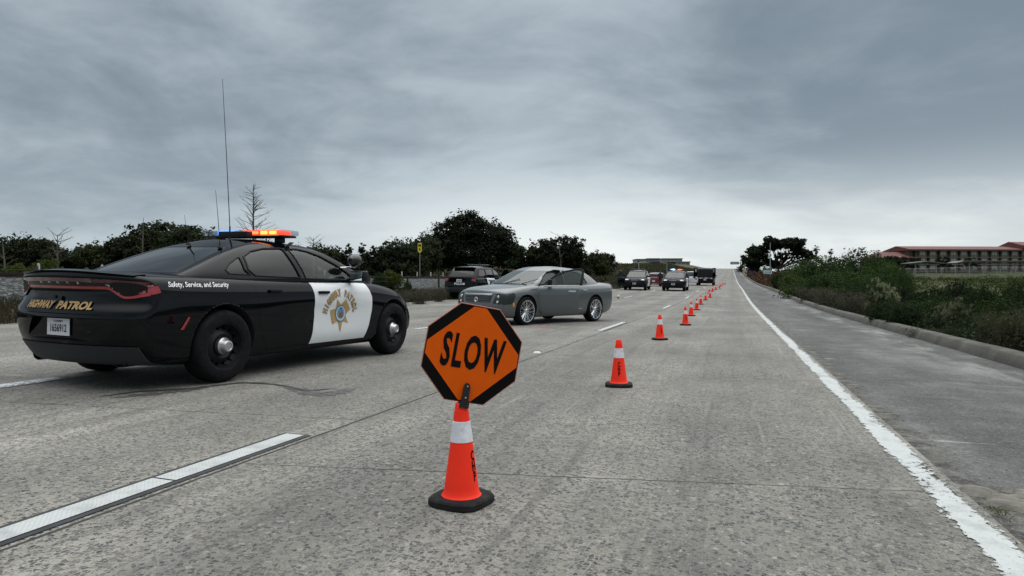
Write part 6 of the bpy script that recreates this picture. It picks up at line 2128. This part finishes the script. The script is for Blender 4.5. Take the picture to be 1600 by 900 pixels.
def block_car(name, label, cat, L, W, H, paint, belt, hood, deck, head, u, z, rear_col=None, pickup=False, wr=.34, boxy=False, openrear=False):
    """vehicle a few pixels high: shaped body, glasshouse, windows, lamps and wheels"""
    root = empty(name, label=label, cat=cat)
    xs = [0, .12, .4, L * .25, L * .5, L * .72, L * .88, L - .12, L]
    p = dict(xs=xs, frac=[0, .3, .7, 1.], wf=[.93, 1., .99, .92], zb=[(0, .30), (L, .28)],
             zt=[(0, deck), (L * .3, deck if pickup else belt), (L * .70, belt), (L * .75, belt - .03), (L, hood)], w=[(0, W * .46), (.4, W * .5), (L - .5, W * .5), (L, W * .44)],
             rp=[.05, 0, 0, .04], rplan=.08, fp=[.05, 0, .02, .1], fplan=.12, crown=.03, rfall=.4, ffall=.5)
    solid = subsurf(body_cage(p), 2)
    wells = MB()
    for ax in (L * .2, L * .81):
        for s in (-1, 1):
            y0, y1 = sorted((s * W * .33, s * W)); wells.lathe([(wr + .05, y0), (wr + .05, y1)], 24, 'Y', c=(ax, 0, wr + .02))
    body = boolean(solid, wells.mesh(fix=True)); smooth_mesh(body, 32)
    obj_from_mesh('body', body, paint, root, smooth=0)
    for ax in (L * .2, L * .81):
        for s in (-1, 1): make_wheel(root, ax, s * (W * .5 - .13), wr, 'plain' if not boxy else 'steel', s)
    g0, g1 = (L * .02 if boxy else L * .10, L * .78) if not pickup else (L * .40, L * .78)
    tp0, tp1 = (g0 + .12, g1 - (.35 if boxy else .85)) if not pickup else (g0 + .25, g1 - .7)
    gp_ = dict(green=dict(levels=[(belt - .08, g0, g1 + .1, W * .46), (lerp(belt, H, .5), lerp(g0, tp0, .6), lerp(g1, tp1, .6), W * (.46 if boxy else .42)), (H - .05, tp0, tp1, W * (.45 if boxy else .36))], crown=.04, rtaper=.04))
    gs = subsurf(green_cage(gp_), 2)
    obj_from_mesh('windows', gs, GLASS_DARK if False else mat('far_car_glass', (.022, .026, .028), .08, coat=1.), root)
    top = boolean(gs, MB().box((L / 2, 0, H + .42), (L * 1.2, W, 1.0)).mesh(fix=True), 'INTERSECT')
    for v in top.vertices: v.co.z += .006; v.co.y *= 1.01
    obj_from_mesh('roof', top, paint, root)
    bv = bvh_of(solid)
    for s in (-1, 1):
        q = [(s * W * .30, belt * .68), (s * W * .44, belt * .66), (s * W * .44, belt * .84), (s * W * .34, belt * .86)]
        decal('tail_light', poly_mesh(q if s > 0 else q[::-1], .08), RED_LENS, root, bv, (-1, 0, 0), (0, -1, 0), (0, 0, 1), (1, 0, 0), .01)
        decal('headlight', poly_mesh(q if s > 0 else q[::-1], .08), CLEAR_LENS, root, bv, (L + 1.5, 0, 0), (0, 1, 0), (0, 0, 1), (-1, 0, 0), .01)
        mm = MB().box((L * .66, s * W * .54, belt + .06), (.14, .24, .18), bev=.04).build('door_mirror', paint, root)
    plate(root, (-.02, 0, belt * .62), (0, -1, 0), (0, 0, 1), (-1, 0, 0), None, size=(.31, .16))
    X, Y = at(u, z); put(root, X, Y, head)
    return root
block_car('parked_car', 'dark red hatchback behind the first far police SUV', 'car', 4.4, 1.8, 1.5, RED_PAINT, .98, .80, 1.05, -6, 1021, 76, boxy=False)
block_car('parked_car', 'silver crossover with its rear to us beside the standing officer', 'car', 4.6, 1.85, 1.62, SILVER_PAINT, 1.05, .95, 1.1, -10, 1027, 88, boxy=True)
block_car('parked_car', 'dark car between the officer and the lit police SUV', 'car', 4.7, 1.85, 1.45, BLACK_PAINT, .98, .85, 1.02, 2, 1041, 92)
pk = block_car('pickup_truck', 'white pickup truck seen from behind, right of the lit police SUV', 'truck', 5.7, 2.0, 1.85, WHITE_PAINT, 1.15, 1.02, 1.12, 2, 1078, 88, pickup=True, wr=.39)
def tactical():
    root = block_car('armored_truck', 'boxy black tactical truck with rear doors open next to the cones', 'truck', 5.6, 2.25, 2.35, BLACK_PAINT, 1.25, 1.15, 1.25, 1, 1101, 88, boxy=True, wr=.44)
    for s in (-1, 1):
        d = MB(); d.box((-.50, s * 1.16, 1.65), (.09, .95, 1.35), rot=Matrix.Rotation(s * 1.15, 3, 'Z'), bev=.02)
        o = d.build('rear_door', BLACK_PAINT, root)
        MB().box((-.50, s * 1.16, 1.95), (.12, .40, .40), rot=Matrix.Rotation(s * 1.15, 3, 'Z'), bev=.01).build('door_window', CLEAR_LENS, o)
    MB().box((-.03, 0, .98), (.05, 2.0, .16)).build('striped_band', mat('band_grey', (.25, .25, .27), .4), root)
    for k in range(6): MB().box((-.06, -.85 + .34 * k, .98), (.02, .14, .13)).build('reflector', RED_LENS if k % 2 else DECAL_WHITE, root)
    t = text_mesh('A5', .42, .01); place2d(t, lambda a, b: (-.03, -a - .1, 1.55 + b)); 
    for v in t.vertices: pass
    obj_from_mesh('lettering', t, mat('lettering_grey', (.30, .32, .34), .5), root, smooth=0)
    MB().box((-.02, 0, 1.6), (.04, 1.7, 1.15), bev=.01).build('load_opening', INTERIOR, root)
tactical()

# the officer standing between the cars
def person(X, Y, head, label, shirt, legs, skin=(.30, .18, .12)):
    vs = [(0, 0, .95), (0, 0, 1.2), (0, 0, 1.42), (0, 0, 1.52), (0, 0, 1.62), (0, .02, 1.74),
          (.19, 0, 1.42), (.27, .02, 1.15), (.26, .10, .92), (.26, .13, .84), (-.19, 0, 1.42), (-.28, .02, 1.15), (-.27, .10, .92), (-.27, .13, .84),
          (.10, 0, .90), (.12, .01, .50), (.13, -.02, .09), (.14, .12, .04), (-.10, 0, .90), (-.13, .01, .50), (-.15, -.02, .09), (-.16, .12, .04)]
    rs = [.15, .16, .15, .06, .085, .09, .075, .05, .04, .035, .075, .05, .04, .035, .095, .07, .05, .045, .095, .07, .05, .045]
    ed = [(0, 1), (1, 2), (2, 3), (3, 4), (4, 5), (2, 6), (6, 7), (7, 8), (8, 9), (2, 10), (10, 11), (11, 12), (12, 13), (0, 14), (14, 15), (15, 16), (16, 17), (0, 18), (18, 19), (19, 20), (20, 21)]
    me = bpy.data.meshes.new('p'); me.from_pydata(vs, ed, [])
    o = bpy.data.objects.new('tp', me); COL.objects.link(o)
    md = o.modifiers.new('s', 'SKIN')
    for i, r_ in enumerate(rs): me.skin_vertices[0].data[i].radius = (r_, r_)
    me.skin_vertices[0].data[0].use_root = True
    o.modifiers.new('u', 'SUBSURF').levels = 2
    dg = bpy.context.evaluated_depsgraph_get(); m2 = bpy.data.meshes.new_from_object(o.evaluated_get(dg)); bpy.data.objects.remove(o)
    p = obj_from_mesh('person', m2, [mat('uniform_dark', shirt, .9), mat('uniform_trousers', legs, .9), mat('skin', skin, .6)], None, smooth=60)
    for f in m2.polygons:
        c = f.center; f.material_index = 2 if (c.z > 1.56 or (c.z < .90 and abs(c.x) > .22)) else (1 if c.z < .95 else 0)
    hair = MB().lathe([(.001, .12), (.07, .10), (.098, .04), (.10, 0), (.085, -.04)], 14, c=(0, .0, 1.73)).build('cap', mat('uniform_dark', shirt, .9), p)
    p.location = (X, Y, gz(X, Y)); p.rotation_euler = (0, 0, R(head)); p['label'] = label; p['category'] = 'person'
    return p
X, Y = at(1031.5, 74); person(X, Y, 160, 'officer in dark uniform standing between the far cars', (.012, .013, .018), (.012, .012, .016))

# ================================================================== CONES
CONE = mat('cone_orange', (1.0, .038, .014), rough=.5, var=.05, vscale=12, spec=.2)
BAND = mat('cone_reflective_band', (.66, .67, .70), rough=.4, var=.22, vscale=30)
BASEM = mat('cone_rubber_base', (.013, .012, .012), rough=.8, spec=.2, var=.3, vscale=25)
def cone(letters='front'):
    root = empty('traffic_cone')
    prof = [(.094, .036), (.090, .040), (.083, .052), (.079, .075), (.0345, .415), (.0335, .43), (.031, .432), (.0285, .46), (.026, .463), (.020, .463), (.020, .44), (.074, .05), (.088, .036)]
    rad = lambda z: lerp(.0786, .0345, (z - .078) / (.415 - .078))
    MB().lathe(prof, 40, closed=True).build('cone_body', CONE, root)
    q = round_poly([(-.136, -.136), (.136, -.136), (.136, .136), (-.136, .136)], 2)
    b = MB(); n = len(q); vs = []
    for z, s in ((.0, .97), (.004, 1.0), (.026, .985), (.034, .93), (.037, .80)): vs += [(x * s, y * s, z) for x, y in q]
    fs = [(j * n + i, j * n + (i + 1) % n, (j + 1) * n + (i + 1) % n, (j + 1) * n + i) for j in range(4) for i in range(n)] + [tuple(range(n))[::-1], tuple(range(4 * n, 5 * n))]
    b.add(vs, fs); b.build('base', BASEM, root)
    MB().lathe([(rad(.285) + .0006, .285), (rad(.285) + .0022, .286), (rad(.380) + .0022, .379), (rad(.380) + .0006, .380)], 40, closed=True).build('reflective_band', BAND, root)
    # CHP stencilled down one side
    lab = MB()
    for k, ch in enumerate('CHP'):
        t = text_mesh(ch, .060, .0025, sx=.62, maxedge=.008)
        vs = []
        for v in t.vertices:
            z = .222 - k * .047 + v.co.y; r_ = rad(z) + .0016; a = v.co.x / r_
            vs.append((math.sin(a) * r_, -math.cos(a) * r_, z))
        me = bpy.data.meshes.new('l'); me.from_pydata(vs, [], [list(p.vertices) for p in t.polygons])
        obj_from_mesh('letter', me, DECAL_BLACK, root, smooth=0)
    return root
cone0 = cone()
cones = [(721, 3.12, 55), (967, 6.72, 0), (1031, 12.45, 20), (1071, 17.0, 8), (1080, 22.2, 180), (1088.5, 27.2, 10), (1095, 33.5, -20), (1102.5, 39.5, 90), (1109.5, 44, 5), (1108.4, 53, 0), (1113.5, 57, 0), (1118.5, 62, 40), (1124.2, 68, 0), (1126.5, 81, 0), (1129.5, 93, 0), (1132.5, 100, 0)]
cl = ['traffic cone holding the slow sign, nearest to the camera', 'lone traffic cone right of the slow sign, second nearest', 'third traffic cone from the camera, its letters on the right side', 'fourth traffic cone from the camera, half in front of the fifth',
      'fifth traffic cone from the camera, just right of the fourth', 'sixth traffic cone from the camera', 'seventh traffic cone from the camera', 'eighth traffic cone from the camera', 'ninth traffic cone from the camera, furthest right of the near group']
for i, (u, z, rz) in enumerate(cones):
    c = cone0 if i == 0 else copy_tree(cone0)
    X, Y = at(u, z)
    c.location = (X, Y, gz(X, Y) + .001)
    c.rotation_euler = (math.atan((gz(X, Y + .5) - gz(X, Y - .5))), 0, YAW * .6 + R(rz))
    c['label'] = cl[i] if i < len(cl) else '%s cone from the camera in the line tapering to the black truck' % ordn[i]
    c['category'] = 'traffic cone'; c['group'] = 'orange traffic cones closing the lane'
    if i == 0: c.rotation_euler = (0, 0, YAW + R(62))

# ---- SLOW paddle standing in the nearest cone
def paddle():
    X, Y = at(723.5, 3.12)
    z0 = gz(X, Y) + .455
    root = empty('slow_sign', (X, Y, z0), label='orange diamond SLOW paddle with black corners stuck in the nearest cone', cat='sign')
    A = .223                       # half width of the octagon
    t = math.tan(R(22.5)) * A
    octa = [(-t, -A), (t, -A), (A, -t), (A, t), (t, A), (-t, A), (-A, t), (-A, -t)]
    cz = .238
    def P(poly): return [(x, z + cz) for x, z in poly]
    face = MB().prism(P(octa), 'Y', -.004, .004).build('sign_face', mat('paddle_black', (.003, .003, .003), .6, spec=.1), root, smooth=0)
    OR = mat('paddle_orange', (.72, .10, .0), rough=.5, var=.05, vscale=20, spec=.15)
    D = A * .995
    k = .004
    dia = []
    for cx, cz_ in ((0, -D), (D, 0), (0, D), (-D, 0)): dia.append((cx, cz_))
    # the diamond reaches the octagon's flats and is cut off by them
    w = .030
    poly = [(-w, -A + k), (w, -A + k), (A - k, -w), (A - k, w), (w, A - k), (-w, A - k), (-A + k, w), (-A + k, -w)]
    MB().prism(P(poly), 'Y', -.0062, -.0045).build('orange_diamond', OR, face, smooth=0)
    # thin pink-orange rim of the octagon
    edge = [(x * 1.008, z * 1.008) for x, z in octa]
    MB().tube([(x, 0, z + cz) for x, z in edge + edge[:2]], .0030, 6, cap=False).build('rim', mat('paddle_rim', (.45, .12, .08), .5), face)
    tx = text_mesh('SLOW', .170, .0050, sx=.60, spacing=1.16)
    w0 = max(v.co.x for v in tx.vertices) - min(v.co.x for v in tx.vertices)
    h0 = max(v.co.y for v in tx.vertices) - min(v.co.y for v in tx.vertices); cy = (max(v.co.y for v in tx.vertices) + min(v.co.y for v in tx.vertices)) / 2
    place2d(tx, lambda x, y: (x * .298 / w0, -.0078, cz + .006 + (y - cy) * .162 / h0))
    obj_from_mesh('lettering', tx, DECAL_BLACK, face, smooth=0)
    # handle grip bolted to the face
    h = MB(); h.prism([(-.017, -.012), (.017, -.012), (.014, .085), (.010, .098), (0, .103), (-.010, .098), (-.014, .085)], 'Y', -.030, -.0085)
    h.prism([(-.022, -.012), (.022, -.012), (.022, .012), (-.022, .012)], 'Y', -.034, .02)
    hd = h.build('handle', mat('handle_black', (.008, .008, .008), .45), root)
    dn = (Matrix((Vector(PAD[0]), Vector(PAD[1]), Vector(PAD[2]))) @ Vector((0, .0, -1))).normalized()
    MB().tube([(0, -.006, .012), Vector((0, .0, -.002)), dn * .03, dn * .13], [.013, .013, .012, .011], 10).build('handle_stem', mat('handle_black', (.008, .008, .008), .45), root)
    for z in (.035, .088): MB().lathe([(.004, -.034), (.001, -.036)], 8, 'Y', c=(0, 0, z)).build('bolt', GALV, hd)
    root.rotation_euler = Matrix((Vector(PAD[0]), Vector(PAD[1]), Vector(PAD[2]))).transposed().to_euler()
    return root
# the paddle leans to the right and is turned a little
_r = Matrix.Rotation(YAW, 3, 'Z') @ Matrix.Rotation(R(11), 3, 'Y') @ Matrix.Rotation(R(13), 3, 'Z') @ Matrix.Rotation(R(-4), 3, 'X')
PAD = [tuple(_r.col[0]), tuple(_r.col[1]), tuple(_r.col[2])]
pad = paddle()

# ---- small things on the road
X, Y = at(839, 10.0)
mk = MB(); mk.box((X, Y, gz(X, Y) + .012), (.10, .10, .022), taper=.7, bev=.004)
o = mk.build('road_marker', mat('ceramic_white', (.72, .72, .70), .3)); tag(o, 'small white reflective marker stuck on the road beside the joint', 'road marker')
X, Y = at(966, 41)
bl = MB(); bl.lathe([(.001, -.11), (.07, -.09), (.11, -.03), (.115, .0), (.11, .04), (.07, .095), (.001, .115)], 16, c=(X, Y, gz(X, Y) + .11))
o = bl.build('ball', mat('ball_pale', (.50, .52, .38), .6)); tag(o, 'pale yellowish ball lying on the road right of the grey sedan', 'ball')
